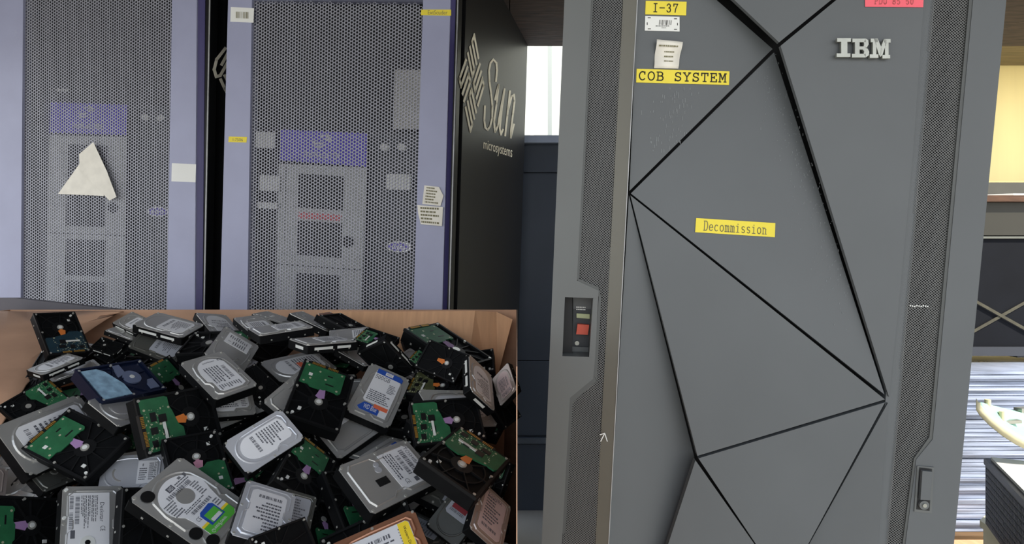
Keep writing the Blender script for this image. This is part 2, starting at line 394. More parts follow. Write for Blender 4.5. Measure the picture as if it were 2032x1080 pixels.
# upper left facet: dips towards its right edge
def planez(pts3, px, py):
    """depth along z of a plane through three (px,py,z) at pixel"""
    P = [Vector(F.p(a, b, c) + (c,)) for a, b, c in pts3]; N = (P[1] - P[0]).cross(P[2] - P[0]).normalized()
    if N.z < 0: N = -N
    q = F.onplane(px, py, P[0], N); return q, N
def facet3(pts, base, m=slate, back=.02):
    qs = [planez(base, a, b)[0] for a, b in pts]
    mb = MB(); mb.prism([(q.x, q.y) for q in qs], [q.z - back for q in qs], [q.z for q in qs]); mb.build('door_facet', m, ibm)
B1 = [(1262, 0, 0), (1248, 380, 0), (1530, 98, -.034)]
facet3([(1266, TOPY + 90), (1090, TOPY + 90), (1190, -160), (1412, -6), (1532, 97), (1249, 379), (1265, 0)][2:] , B1) if False else None
facet3([(1272, -120), (1266, -20), (1249, 379), (1533, 97), (1422, 0), (1300, -110)], B1)
B3 = [(1251, 383, 0), (1758, 785, 0.0), (1540, 108, -.034)]
facet3([(1252, 384), (1536, 104), (1755, 783)], B3)
B5 = [(1700, 0, .012), (1766, 790, 0), (1834, 0, .004)]
facet3([(1549, 91), (1662, -2), (1790, -110), (1841, -110), (1812, 300), (1782, 620), (1764, 788)], [(1551, 92, .010), (1764, 788, 0), (1834, 0, .003)], back=.010)
facet3([(1300, -110), (1455, -2), (1546, 84), (1654, -4), (1775, -110)], [(1455, 0, .008), (1546, 84, .008), (1654, 0, .008)], back=.010)
facet3([(1251, 388), (1756, 793), (1384, 905)], [(1251, 388, 0), (1756, 793, 0), (1384, 905, .006)], back=.018)
facet3([(1386, 910), (1756, 799), (1604, 1080), (1560, 1160), (1552, 1160), (1500, 1080)], [(1386, 910, .006), (1756, 799, 0), (1552, 1160, .01)], back=.02)
facet3([(1380, 914), (1497, 1080), (1551, 1164), (1540, 1200), (1300, 1160)], [(1380, 914, .006), (1497, 1080, .008), (1322, 1080, .004)], back=.018)
facet3([(1248, 388), (1378, 908), (1290, 1200), (1201, 1200)], [(1248, 388, 0), (1378, 908, -.04), (1208, 1080, 0)], back=.012)
facet3([(1762, 800), (1742, 1080), (1735, 1200), (1560, 1200), (1606, 1080)], [(1762, 800, 0), (1740, 1080, 0), (1606, 1080, -.02)], back=.012)
part('lower_panel', [(X(L_d, 1168)[0] + 2, 1168), (X(R_d, 1168)[0] - 3, 1168), (X(R_d, BOTY)[0] - 3, BOTY), (X(L_d, BOTY)[0] + 2, BOTY)], -.03, -.012, slate)
part('upper_panel', [(X(L_d, TOPY)[0] + 2, TOPY), (X(R_d, TOPY)[0] - 3, TOPY), (X(R_d, -114)[0] - 3, -114), (X(L_d, -114)[0] + 2, -114)], -.03, 0, slate)
# yellow and pink labels, stickers
def onfacet(name, pts, base, m, off=.0008, th=.0006, label=None):
    qs = [planez(base, a, b)[0] for a, b in pts]; N = planez(base, *pts[0])[1]
    n = len(pts); vs = [q + N * off for q in qs] + [q + N * (off + th) for q in qs]
    o = mesh_obj(name, vs, [tuple(range(n))[::-1], tuple(range(n, 2 * n))] + [(i, (i + 1) % n, n + (i + 1) % n, n + i) for i in range(n)], m, ibm)
    if label: o['label'] = label
    return o
def facet_text(name, base, fill, m, off=.0016):
    """fill(mb, plf) draws in pixel-quad space lifted to the facet plane"""
    mb = MB(); fill(mb); N = planez(base, 1400, 300)[1]; vs = []
    for v in mb.v:
        q = planez(base, v[0], v[1])[0]; vs.append(q + N * (off + v[2]))
    return mesh_obj(name, vs, mb.f, m, ibm)
def lab(pts, base, txt, m, mi, w, marg, label, gap=.25):
    o = onfacet('sticker', pts, base, m, label=label)
    t = facet_text('lettering', base, lambda mb: typed(mb, txt, [pts[3], pts[2], pts[1], pts[0]], w, 0, .0002, marg, gap), mi)
    t.parent = o; return o
Bup = B1; Bmid = B3; Br = [(1551, 92, .010), (1764, 788, 0), (1834, 0, .003)]
lab([(1281, 2), (1362, 4), (1361, 31), (1280, 29)], Bup, 'I-37', yellow, ink, 1.9, (.18, .2), 'small yellow label lettered I-37')
lab([(1263, 137), (1447, 142), (1446, 169), (1262, 164)], Bup, 'COB SYSTEM', yellow, ink, 2.3, (.025, .2), 'long yellow label lettered COB SYSTEM', .18)
lab([(1381, 433), (1538, 443), (1537, 471), (1379, 461)], Bmid, 'Decommission', yellow, inkgrey, 1.5, (.1, .17), 'yellow label lettered Decommission', .15)
lab([(1716, -9), (1832, -7), (1831, 15), (1716, 14)], Br, 'PDU 85 50', pink, mat('pink_ink', (190, 90, 92), .7), 1.5, (.16, .25), 'pink label at the top edge', .2)
o = onfacet('sticker', [(1280, 32), (1348, 34), (1348, 63), (1279, 61)], Bup, white, label='white barcode sticker')
def fb(mb):
    barcode(mb, [(1307, 50), (1332, 50), (1333, 41), (1308, 40)], 14, 0, 5)
    for q in ((1285, 35), (1337, 37), (1285, 57), (1337, 58)): mb.box(q[0], q[0] + 6, q[1], q[1] + 1.6, 0, .0001)
    for q in ((1283, 45), (1343, 46)): mb.box(q[0], q[0] + 1.6, q[1], q[1] + 5, 0, .0001)
    textlines(mb, [(1300, 54), (1330, 54), (1330, 51), (1300, 51)], 1, 0, 2); textlines(mb, [(1312, 57), (1326, 57), (1326, 55), (1312, 55)], 1, 0, 3)
facet_text('sticker_print', Bup, fb, ink).parent = o
# curled paper
qs = []
for i in range(7):
    for j in range(2):
        px_, py_ = (1300 + 1 * 0, 82) if False else (0, 0)
mb = MB(); base = Bup; N = planez(base, 1320, 100)[1]; vs = []; n_ = 8
for i in range(n_ + 1):
    t = i / n_
    for (xa, ya), (xb, yb) in (((1301, 81), (1297, 136)), ((1352, 86), (1345, 137))):
        q = planez(base, xa + (xb - xa) * t, ya + (yb - ya) * t)[0]; vs.append(q + N * (.0015 + .007 * (1 - t) ** 2 + .002 * math.sin(t * 9)))
o = mesh_obj('paper_note', vs, [(2 * i, 2 * i + 1, 2 * i + 3, 2 * i + 2) for i in range(n_)], paper, ibm, True); o['label'] = 'curled white paper note'
sm = o.modifiers.new('s', 'SOLIDIFY'); sm.thickness = .0004
def fb(mb):
    textlines(mb, [(1303, 97), (1346, 99), (1346, 93), (1304, 91)], 1, .0085, 2)
    for k in range(4):
        y = 104 + 9 * k; textlines(mb, [(1316, y + 3), (1342, y + 4), (1342, y - 1), (1316, y - 2)], 1, .0035 - .0009 * k, 7 + k)
facet_text('note_print', Bup, fb, inkgrey).parent = o
# raised slab letters
def emblem(mb):
    def rr(x0, y0, x1, y1): mb.prism([(x0, y0), (x1, y0), (x1, y1), (x0, y1)], 0, .006)
    # I
    rr(1656, 79, 1683, 86); rr(1664, 86, 1676, 109); rr(1655, 109, 1682, 116)
    # B
    rr(1686, 80, 1712, 87); rr(1685, 110, 1712, 117); rr(1691, 87, 1700, 110); rr(1700, 95.5, 1712, 101.5)
    mb.prism([(1712, 80), (1717, 83), (1718, 91), (1714, 98), (1708, 95.5), (1709, 91), (1708, 87)], 0, .006)
    mb.prism([(1711, 98), (1716, 100), (1719, 106), (1718, 113), (1712, 117), (1708, 110), (1709, 105), (1706, 101)], 0, .006)
    # M
    rr(1722, 80, 1736, 87); rr(1748, 81, 1761, 88); rr(1726, 87, 1733, 111); rr(1750, 88, 1757, 112); rr(1720, 111, 1737, 118); rr(1745, 112, 1760, 119)
    mb.prism([(1728, 80), (1736, 81), (1744, 100), (1741, 116), (1738, 111)], 0, .006); mb.prism([(1748, 81), (1755, 82), (1745, 112), (1741, 116), (1740, 102)], 0, .006)
o = facet_text('emblem_letters', Br, emblem, chrome, .004); o['label'] = 'raised silver slab lettering'
# latch handle and lock
part('latch_plate', [(1819, 924), (1852, 927), (1848, 1018), (1813, 1015)], -.001, .002, slate2)
part('latch_gap', [(1823, 927), (1848, 930), (1843, 1013), (1817, 1010)], .0021, .0026, gapblack)
part('latch_handle', [(1825, 931), (1845, 933), (1840, 989), (1821, 988)], .0024, .009, slate)
mb = MB(); q = F.p(1830, 1000); mb.cyl(q[0], q[1], .0085, .002, .007, 20); mb.build('lock_cylinder', slate2, ibm)
mb = MB(); mb.cyl(q[0], q[1], .0038, .007, .009, 12); mb.build('keyhole', chrome, ibm)
mb = MB(); strokes_to(mb, [[(1191, 863), (1200, 860), (1205, 876)], [(1199, 862), (1192, 876)]], lambda a, b: F.p(a, b, .003), .0016, .003, .0034); mb.build('paint_scratch', white, ibm)
mb = MB()
for k in range(9): 
    a = F.p(1805 + k * 4.3, 608 + (k % 3) * .7, -.003); mb.box(a[0], a[0] + .0022, a[1], a[1] + .0022, -.0035, -.0025)
mb.build('chipped_paint', white, ibm); 
bpy.data.objects['chipped_paint']['kind'] = 'stuff'
rs = random.Random(8); mb = MB()
def dustf(mb):
    for k in range(80):
        x = rs.gauss(1330, 22); y = rs.uniform(172, 300); mb.box(x, x + .9, y, y + rs.uniform(2, 9), 0, .0001)
facet_text('dust_streaks', Bup, dustf, mat('pale_dust', (128, 132, 134), .9), .0004)['kind'] = 'stuff'
def dustf2(mb):
    for k in range(330):
        t = rs.random(); x = 1540 + 165 * t - abs(rs.gauss(0, 26)); y = 130 + 480 * t + rs.gauss(0, 30); s_ = rs.uniform(.5, 1.3)
        if 1 < x: mb.box(x, x + s_, y, y + s_ * rs.uniform(.6, 4), 0, .0001)
o = facet_text('dust_streaks', Bmid, dustf2, mat('pale_dust2', (118, 122, 124), .9), .0004); o['kind'] = 'stuff'

# ------------------------------------------------------------------ lilac racks with perforated doors
S = Frame(at(905, 300, 1.95), R(12.5), R(1.2), R(2.0))
HOLE_A = S.p(550, 300, -.004); hb = S.p(555.2, 300, -.004); hc = S.p(550, 306.55, -.004)
PU = abs(hb[0] - HOLE_A[0]); PV = abs(hc[1] - HOLE_A[1])
SD = 1.13
def lilac_rack(label, Lo, Li, Ri, Ro, Re, Rd, inner, is_left):
    """Lo outer left edge, Li/Ri mesh edges, Ro right strip edge, Re purple edge, Rd dark gasket edge (lines in the picture of the front)"""
    root = empty('server_rack', S.M, label, 'server rack', 'lilac racks with perforated doors')
    V0 = S.p(500, -260)[1]; Vb = -1.22
    def col(L, n=0.):
        a = S.p(*X(L, 0), n); b = S.p(*X(L, 600), n); return a, b
    def vx(L, v, n=0.):
        a, b = col(L, n); return vline(a, b, v)
    VT = 1.115 - 0.0
    def strip(nm, L1, L2, z0, z1, m, vb=Vb, vt=VT):
        mb = MB(); mb.prism([vx(L1, vb), vx(L2, vb), vx(L2, vt), vx(L1, vt)], z0, z1); return mb.build(nm, m, root)
    strip('door_frame', Lo, Li, -.03, .006, lilac)
    strip('door_frame', Ri, Ro, -.03, .006, lilac)
    strip('door_edge', Ro, Re, -.03, [.0, -.012, -.012, .0], purple)
    strip('gasket', Re, Rd, -.05, -.014, blackside)
    gl = lambda L, d_: ((L[0][0] + d_, 0), (L[1][0] + d_, 600))
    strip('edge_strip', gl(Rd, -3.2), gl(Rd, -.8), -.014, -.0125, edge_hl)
    # frame above and below the mesh
    ytop = 2.5
    def rail(y0, y1):
        mb = MB(); mb.prism(S.pl([(X(Li, y0)[0] - 1, y0), (X(Ri, y0)[0] + 1, y0), (X(Ri, y1)[0] + 1, y1 ), (X(Li, y1)[0] - 1, y1)]), -.03, .005); mb.build('door_rail', lilac, root)
    rail(-170, 1 if not is_left else -20); rail(900, 940)
    yy0 = -22 if is_left else 3
    poly = [(X(Li, yy0)[0] + 1, yy0), (X(Ri, yy0)[0] - 1, yy0 + (4 if not is_left else 0)), (X(Ri, 900)[0] - 1, 655), (X(Li, 900)[0] + 1, 650)]
    poly = [(X(Li, yy0)[0] + 1, yy0), (X(Ri, yy0)[0] - 1, yy0 + (6 if not is_left else 0)), (X(Ri, 665)[0] - 1, 665), (X(Li, 665)[0] + 1, 665)]
    Vv, Ff = perforated(S.pl(poly, -.003), PU, PV, PV * .425, PV * .415, -.0055, -.003, org=(vx(Li, 0)[0] + PU * .6, 0))
    mesh_obj('perforated_panel', Vv, Ff, meshpaint, root)
    mb = MB(); q = S.pl([(X(Li, 665)[0], 665), (X(Ri, 665)[0], 665), (X(Ri, 940)[0], 940), (X(Li, 940)[0], 940)], -.003); mb.prism(q, -.006, -.003); mb.build('kick_panel', meshpaint, root)
    # back plate close behind the mesh
    mb = MB(); mb.prism([vx(Lo, Vb), vx(Rd, Vb), vx(Rd, VT), vx(Lo, VT)], -SD, -.09); mb.build('cabinet_body', blackside, root)
    mb = MB(); mb.prism(S.pl([(X(Li, -20)[0] - 10, -20), (X(Ri, -20)[0] + 10, -20), (X(Ri, 660)[0] + 10, 660), (X(Li, 660)[0] - 10, 660)], -.08), -.089, -.075); mb.build('inner_panel', dark, root)
    for pts, z, m, nm, lb in inner:
        mb = MB()
        if pts == 'text': 
            put_text(mb, z[0], S.pl(z[1], z[2]), z[2]); o = mb.build(nm, m, root)
        elif pts == 'oval':
            q = S.p(z[0], z[1], z[4]); r1 = abs(S.p(z[0] + z[2], z[1], z[4])[0] - q[0]); r2 = abs(S.p(z[0], z[1] + z[3], z[4])[1] - q[1])
            mb.cyl(q[0], q[1], r2, z[4] - .002, z[4], 28, rx=r1); o = mb.build(nm, m, root)
        elif pts == 'line':
            strokes_to(mb, z[0], lambda a, b: S.p(a, b, z[2]), z[1], z[2], z[2] + .0006); o = mb.build(nm, m, root)
        else:
            mb.prism(S.pl(pts, z), z - .003, z); o = mb.build(nm, m, root)
        if lb: o['label'] = lb
    return root, vx
def rect(a, b, c, d_, sl=.03):   # left, top, right, bottom with a slight fall to the right
    return [(a, b), (c, b + (c - a) * sl), (c - (d_ - b) * .03, d_ + (c - a) * sl), (a - (d_ - b) * .03, d_)]
def swirl(cx, cy, s):
    return [[(cx - 12 * s, cy - 0 * s), (cx - 10 * s, cy + 8 * s), (cx - 2 * s, cy + 9 * s), (cx + 5 * s, cy + 6 * s)], [(cx - 11 * s, cy + 3 * s), (cx + 1 * s, cy + 3 * s)],
            [(cx - 1 * s, cy - 8 * s), (cx + 8 * s, cy - 10 * s), (cx + 14 * s, cy - 5 * s), (cx + 13 * s, cy - 1 * s)], [(cx + 3 * s, cy - 4 * s), (cx + 13 * s, cy - 3 * s)]]
rose = mat('pink_print', (222, 110, 118), .6)
navy = mat('inner_navy_ring', (112, 116, 176), .5)
def inner_r():
    A = []
    A.append(([(557, 257), (728, 265), (726, 331), (554, 318)], -.016, innerpurple, 'purple_sign', 'purple sign panel with white swirl'))
    A.append(('line', (swirl(638, 281, 1.25), .006, -.0155), white, 'sign_mark', None))
    A.append(('text', ('STORAGETEK', [(601, 311), (675, 316), (676, 305), (602, 301)], -.0145), white, 'sign_lettering', None))
    A.append(([(553, 325), (727, 333), (716, 660), (546, 660)], -.022, innergrey, 'inner_door', 'light grey plastic inner door'))
    A.append((rect(593, 344, 682, 412, .07), -.0215, dark, 'inner_vent', None))
    A.append((rect(590, 437, 679, 506, .07), -.0215, dark, 'inner_vent', None))
    A.append((rect(587, 541, 675, 660, .07), -.0215, dark, 'inner_vent', None))
    A.append(('oval', (691, 480, 11, 12, -.0205), dark, 'door_knob', None))
    A.append(([(594, 421), (678, 427), (676, 439), (592, 433)], -.0205, rose, 'pink_strip', 'strip of pink print'))
    A.append(('line', ([[(550, 524), (716, 536)]], .003, -.0218), dark, 'door_seam', None))
    A.append(('line', ([[(568, 332), (560, 615)]], .0016, -.0218), dark, 'door_seam', None))
    A.append((rect(508, 261, 545, 293, .05), -.010, white, 'white_tag', None))
    A.append((rect(516, 347, 554, 378, .05), -.010, white, 'white_tag', None))
    A.append((rect(511, 401, 551, 413, .05), -.010, white, 'white_tag', None))
    A.append((rect(767, 345, 815, 376, .03), -.010, white, 'white_tag', None))
    A.append((rect(783, 138, 836, 256, .02), -.012, mat('pale_inner_sheet', (188, 188, 184), .6), 'pale_sheet', 'pale sheet behind the mesh'))
    A.append(('oval', (763, 292, 9, 7, -.012), white, 'white_dial', None)); A.append(('oval', (797, 292, 9, 7, -.012), white, 'white_dial', None))
    A.append(([(735, 262), (832, 266), (822, 655), (722, 650)], -.07, mat('dim_inner_panel', (60, 64, 68), .6), 'inner_side_panel', None))
    A.append(('oval', (791, 490, 25, 11, -.0075), white, 'oval_badge', 'white rimmed oval badge')); A.append(('oval', (791, 490, 21, 8.3, -.0068), mat('badge_purple', (92, 80, 170), .5), 'badge_face', None))
    A.append(('text', ('ultra', [(777, 494), (803, 496), (805, 486), (779, 484)], -.0062), white, 'badge_lettering', None))
    return A
def inner_l():
    A = []
    A.append(([(100, 203), (253, 208), (251, 268), (98, 263)], -.016, innerpurple, 'purple_sign', 'purple sign panel with white swirl'))
    A.append(('line', (swirl(170, 223, 1.1), .006, -.0155), white, 'sign_mark', None))
    A.append(('text', ('STORAGETEK', [(142, 255), (205, 257), (205, 247), (143, 245)], -.0145), white, 'sign_lettering', None))
    A.append(([(98, 268), (252, 272), (245, 640), (90, 640)], -.022, innergrey, 'inner_door', 'light grey plastic inner door'))
    A.append((rect(135, 286, 213, 448, .04), -.0215, dark, 'inner_vent', None))
    A.append((rect(131, 474, 210, 546, .04), -.0215, dark, 'inner_vent', None))
    A.append((rect(130, 557, 209, 640, .04), -.0215, dark, 'inner_vent', None))
    A.append(('oval', (223, 412, 11, 11, -.0205), dark, 'door_knob', None))
    A.append(('line', ([[(95, 462), (247, 468)]], .003, -.0218), dark, 'door_seam', None))
    A.append(([(112, 176), (136, 177), (136, 182), (112, 181)], -.010, white, 'white_tag', None))
    A.append(('oval', (288, 233, 8, 6, -.012), white, 'white_dial', None)); A.append(('oval', (318, 234, 8, 6, -.012), white, 'white_dial', None))
    A.append(([(262, 208), (334, 211), (330, 640), (255, 640)], -.07, mat('dim_inner_panel', (60, 64, 68), .6), 'inner_side_panel', None))
    A.append(('oval', (313, 420, 22, 10, -.0075), white, 'oval_badge', 'white rimmed oval badge')); A.append(('oval', (313, 420, 18.5, 7.6, -.0068), mat('badge_purple', (92, 80, 170), .5), 'badge_face', None))
    A.append(('text', ('ultra', [(301, 423), (324, 425), (326, 416), (303, 414)], -.0062), white, 'badge_lettering', None))
    return A
rackR, vxR = lilac_rack('lilac rack with perforated door, black side and silver logo beside the slate rack',
    ((455, 0), (439, 600)), ((502, 0), (493, 600)), ((841, 0), (822, 600)), ((895, 0), (879, 600)), ((902, 0), (885, 600)), ((908, 0), (891, 600)), inner_r(), False)
rackL, vxL = lilac_rack('lilac rack with perforated door at the far left, folded paper on its mesh',
    ((-8, 0), (-14, 600)), ((49, 0), (44, 600)), ((344, 0), (334, 600)), ((393, 0), (389, 600)), ((402, 0), (397, 600)), ((413, 0), (402, 600)), inner_l(), True)
# side lettering: drawn in picture coordinates of the side panel and laid onto its plane
def sideplane(vx, Rd):
    a = Vector(vx(Rd, 0.4) + (-.09,)); b = Vector(vx(Rd, -.4) + (-.09,)); c = a + Vector((0, 0, -.9))
    N = (b - a).cross(c - a).normalized()
    if N.x < 0: N = -N
    return a, N
def side_draw(root, vx, Rd, name, fill, m, dx=0., label=None):
    a, N = sideplane(vx, Rd); mb = MB(); fill(mb); vs = []
    for v in mb.v: vs.append(S.onplane(v[0], v[1], a, N, .0012 + v[2]) + Vector((0, 0, dx)))
    o = mesh_obj(name, vs, mb.f, m, root)
    if label: o['label'] = label
    return o
def thick_poly(mb, pts, w):
    strokes_to(mb, [pts], lambda x, y: (x, y), w, 0, .0003)
def diamond_logo(mb):
    Lf, Tp, Bt, Rt = (908.5, 155), (942, 58), (933, 272), (963, 172)
    f = lambda a, b: ((1 - a) * (1 - b) * Lf[0] + a * (1 - b) * Tp[0] + (1 - a) * b * Bt[0] + a * b * Rt[0],
                      (1 - a) * (1 - b) * Lf[1] + a * (1 - b) * Tp[1] + (1 - a) * b * Bt[1] + a * b * Rt[1])
    e = .062; o = [e * (2 * i + 1) for i in range(4)]     # bar centres within half a side
    lo, hi = .055, .44
    quads = []
    # left quadrant: bars along a (offset in b); joined in pairs
    for (p, q, end) in ((0, 1, lo), (2, 3, hi)):
        quads.append([( (hi if end == lo else lo), o[p]), (end, o[p]), (end, o[q]), ((hi if end == lo else lo), o[q])])
    L = [[(x, y) for x, y in s] for s in quads]
    for s in L:
        ln = [f(x, y) for x, y in s]; tp(mb, ln)
        # top quadrant: rotate 90
        tp(mb, [f(1 - y, x) for x, y in s]); tp(mb, [f(1 - x, 1 - y) for x, y in s]); tp(mb, [f(y, 1 - x) for x, y in s])
def tp(mb, pts): 
    # bars wide in the horizontal since the panel is foreshortened
    for a, b in zip(pts, pts[1:]):
        dx, dy = b[0] - a[0], b[1] - a[1]; l = math.hypot(dx / .42, dy) or 1
        nx, ny = -dy / l * .42 * 3.9, dx / .42 / l * 3.9
        ex, ey = dx / l * 3.2, dy / l * 3.2
        A = (a[0] - ex, a[1] - ey); B = (b[0] + ex, b[1] + ey)
        mb.prism([(A[0] + nx, A[1] + ny), (A[0] - nx, A[1] - ny), (B[0] - nx, B[1] - ny), (B[0] + nx, B[1] + ny)], 0, .0003)
RdR = ((908, 0), (891, 600)); RdL = ((413, 0), (402, 600))
side_draw(rackR, vxR, RdR, 'side_logo', diamond_logo, silverprint, label='silver diamond logo')
zz = lambda l: [(900 + x * .2593, 50 + y * .2593) for x, y in l]
def sun_word(mb):
    for ln in ([(325, 428), (333, 345), (328, 290), (305, 262), (283, 290), (272, 345), (275, 430), (287, 520), (298, 620), (296, 710), (280, 775), (262, 802), (243, 785), (236, 730), (240, 620)],
               [(318, 570), (345, 455), (330, 600), (310, 740), (318, 818), (340, 770), (362, 640), (390, 490)], [(390, 490), (370, 640), (354, 790), (362, 838), (378, 800)],
               [(395, 845), (412, 690), (432, 505)], [(420, 640), (445, 545), (463, 532), (467, 580), (455, 680), (440, 800), (438, 862), (462, 760)]):
        strokes_to(mb, [zz(ln)], lambda x, y: (x, y), 3.6, 0, .0003)
side_draw(rackR, vxR, RdR, 'side_lettering', sun_word, silverprint, label='tall silver script lettering')
side_draw(rackR, vxR, RdR, 'side_lettering', lambda mb: put_text(mb, 'microsystems', [(959, 301), (1016, 319), (1017, 293), (960, 277)], 0), silverprint, label='small silver lettering')
# left rack logo peeks out in the gap
def logo2(mb):
    for ln in ([(447, 96), (430, 118), (425, 138), (429, 152), (437, 150), (455, 118)], [(455, 100), (440, 128)], [(438, 158), (446, 176), (454, 190)], [(446, 150), (456, 168)]):
        strokes_to(mb, [ln], lambda x, y: (x, y), 6, 0, .0003)
side_draw(rackL, vxL, RdL, 'side_logo', logo2, silverprint, label='part of a silver logo')
# stickers on the racks
def st(root, pts, m, label=None, z=.0066, name='sticker', txt=None, tm=None, tw=.0012, marg=(.15, .25)):
    mb = MB(); mb.prism(S.pl(pts, z), z - .0006, z); o = mb.build(name, m, root)
    if label: o['label'] = label
    return o
o = st(rackR, [(458, 14), (504, 16), (503, 45), (457, 43)], white, 'white barcode sticker')
mb = MB(); barcode(mb, S.pl([(468, 36), (495, 37), (495, 24), (468, 23)], .0068), 14, .0068, 9); mb.build('sticker_print', inkgrey, o)
o = st(rackR, [(454, 271), (490, 272), (489, 283), (453, 282)], yellow, 'small yellow strip label')
mb = MB(); put_text(mb, 'I-7506', S.pl([(462, 280), (482, 280.6), (482, 274.5), (462, 274)], .0069), .0069); mb.build('sticker_print', inkgrey, o)
o = st(rackR, [(836, 19), (895, 19), (895, 31), (835, 30)], yellow, 'yellow strip label at the upper right')
mb = MB(); put_text(mb, 'ExtScuder', S.pl([(849, 28.5), (888, 29), (888, 21), (849, 20.5)], .0069), .0069); mb.build('sticker_print', inkgrey, o)
o = st(rackR, [(842, 368), (871, 371), (880, 389), (874, 409), (838, 405)], paper, 'torn cream paper label', .010)
mb = MB(); textlines(mb, S.pl([(842, 404), (872, 407), (870, 373), (846, 370)], .0104), 6, .0104, 4, maxw=.9); mb.build('sticker_print', inkgrey, o)
o = st(rackR, [(828, 407), (879, 411), (877, 449), (835, 445), (830, 425)], paper, 'torn cream paper label with text rows', .012)
mb = MB(); textlines(mb, S.pl([(835, 444), (876, 448), (876, 412), (833, 410)], .0124), 5, .0124, 6, maxw=.9); mb.build('sticker_print', inkgrey, o)
st(rackL, [(341, 324), (389, 326), (388, 362), (340, 360)], white, 'blank white sticker')
# folded triangular paper stuck on the left mesh
def P3(px, py, n): q = S.p(px, py, n); return (q[0], q[1], n)
tri = [P3(160, 322, .004), P3(115, 385, .003), P3(206, 389, .005), P3(200, 350, .005),
       P3(185, 282, .010), P3(157, 306, .014), P3(158, 340, .016), P3(176, 356, .015), P3(217, 398, .013), P3(231, 391, .009), P3(212, 340, .011)]
o = mesh_obj('folded_paper', tri, [(0, 1, 2, 3), (4, 5, 6, 7, 10), (10, 7, 8, 9)], paper, rackL); o['label'] = 'folded triangular cream paper'
sm = o.modifiers.new('s', 'SOLIDIFY'); sm.thickness = .0012
mb = MB(); strokes_to(mb, [[(135, 374), (176, 352)]], lambda a, b: S.p(a, b, .0), .003, .0155, .016)
# ------------------------------------------------------------------ background behind the gap
mb = MB(); mb.box(-.2, .95, 3.3, 3.9, 0, 2.0)
cab = empty('steel_cabinet', Matrix.Translation((.4, 3.3, 0)), 'dark blue grey steel cabinet standing behind the gap between the racks', 'cabinet')
dkb = mat('dark_blue_steel', (58, 66, 78), .45, .2, .1, 3); 
mb = MB(); mb.box(-.6, .55, .02, .6, 0, 2.0); mb.build('cabinet_body', dkb, cab)
for z0, z1, nm, m_ in ((0, .36, 'lower_panel', dkb), (.37, .40, 'plinth_rail', mat('rail_steel', (86, 94, 104), .35, .3)), (.41, .815, 'door_panel', dkb), (.82, 1.835, 'door_panel', dkb), (1.845, 1.985, 'top_panel', dkb)):
    mb = MB(); mb.box(-.6, .55, -.004 if nm != 'plinth_rail' else -.03, .02, z0, z1); mb.build(nm, m_, cab)
mb = MB(); mb.box(-.62, .57, -.03, .6, 2.0, 2.04); mb.build('top_rail', mat('pale_rail', (150, 160, 178), .4, .3), cab)
# ------------------------------------------------------------------ right background: wrapped stack, cabinet with straps, plank
wrap = mat('stretch_wrap', (150, 160, 182), .25, 0, .5, 9, bump=.9, stretch=(.35, .35, 9))
pal = empty('wrapped_stack', Matrix.Translation((2.35, 2.9, 0)), 'tall stack wrapped in shiny bluish stretch film right of the slate rack', 'wrapped stack')
rs = random.Random(3); z = .14; k = 0
while z < .85:
    h = rs.uniform(.013, .024); j = rs.uniform(-.010, .010); mb = MB()
    c = .006; mb.prism([(-.75 + j, -.2 + j + c), (-.75 + j + c, -.2 + j), (.75, -.2 + j), (.75, .5), (-.75 + j, .5)], z, min(z + h - .003, .874)); mb.build('wrapped_layer', wrap, pal); z += h; k += 1
pw = mat('pallet_wood', (104, 80, 54), .85, 0, .3, 6, stretch=(1, 9, 9))
for x0 in (-.75, -.45, -.15, .15, .45): 
    mb = MB(); mb.box(x0, x0 + .24, -.24, .5, .105, .138); mb.build('pallet_board', pw, pal)
for x0 in (-.75, -.05, .65): mb = MB(); mb.box(x0, x0 + .1, -.22, .5, 0, .105); mb.build('pallet_block', pw, pal)
c2 = empty('flight_case', Matrix.Translation((2.5, 2.98, .88)), 'dark low cabinet with crossed straps standing on the wrapped stack', 'cabinet')
dk2 = mat('dark_case', (18, 20, 26), .8, 0, .2, 4, spec=.15)
mb = MB(); mb.box(-.75, .6, 0, .5, .045, .76); mb.build('case_body', dk2, c2)
mb = MB(); mb.box(-.76, .6, -.015, .5, 0.008, .052); mb.build('bottom_rail', mat('case_rail', (48, 51, 58), .6, 0), c2)
mb = MB(); mb.box(-.76, .6, -.02, .48, .60, .76); mb.build('top_strip', mat('case_olive', (44, 42, 32), .6), c2)
mb = MB(); mb.box(-.76, .6, -.012, 0.0, .585, .595); mb.build('edge_trim', mat('case_trim', (140, 140, 128), .4, .4), c2)
for xx in (-.34, .02, .4): mb = MB(); mb.prism([(xx - .04, -.012), (xx + .04, -.012), (xx + .04, .1), (xx - .04, .1)], 0, .010); mb.build('foot', gapblack, c2)
stp = mat('webbing_strap', (70, 67, 54), .8, 0, .25, 30)
cx, cz = at(1985, 627, 2.98).x - 2.5, at(1985, 627, 2.98).z - .88
for s_ in (1, -1):
    a = Vector((cx - .25, -.004, cz + s_ * .14)); b = Vector((cx + .25, -.004, cz - s_ * .14)); t = (b - a).normalized(); nrm = Vector((0, -1, 0)); w_ = t.cross(nrm) * .007
    o_ = -.002 * (1 + s_)
    vs = [a + w_, a - w_, b - w_, b + w_]; vs = [v + Vector((0, o_, 0)) for v in vs] + [v + Vector((0, o_ - .003, 0)) for v in vs]
    mesh_obj('strap', vs, [(0, 1, 2, 3), (7, 6, 5, 4), (0, 4, 5, 1), (1, 5, 6, 2), (2, 6, 7, 3), (3, 7, 4, 0)], stp, c2)
mb = MB(); mb.box(1.70, 3.12, 2.93, 3.4, 1.642, 1.672)
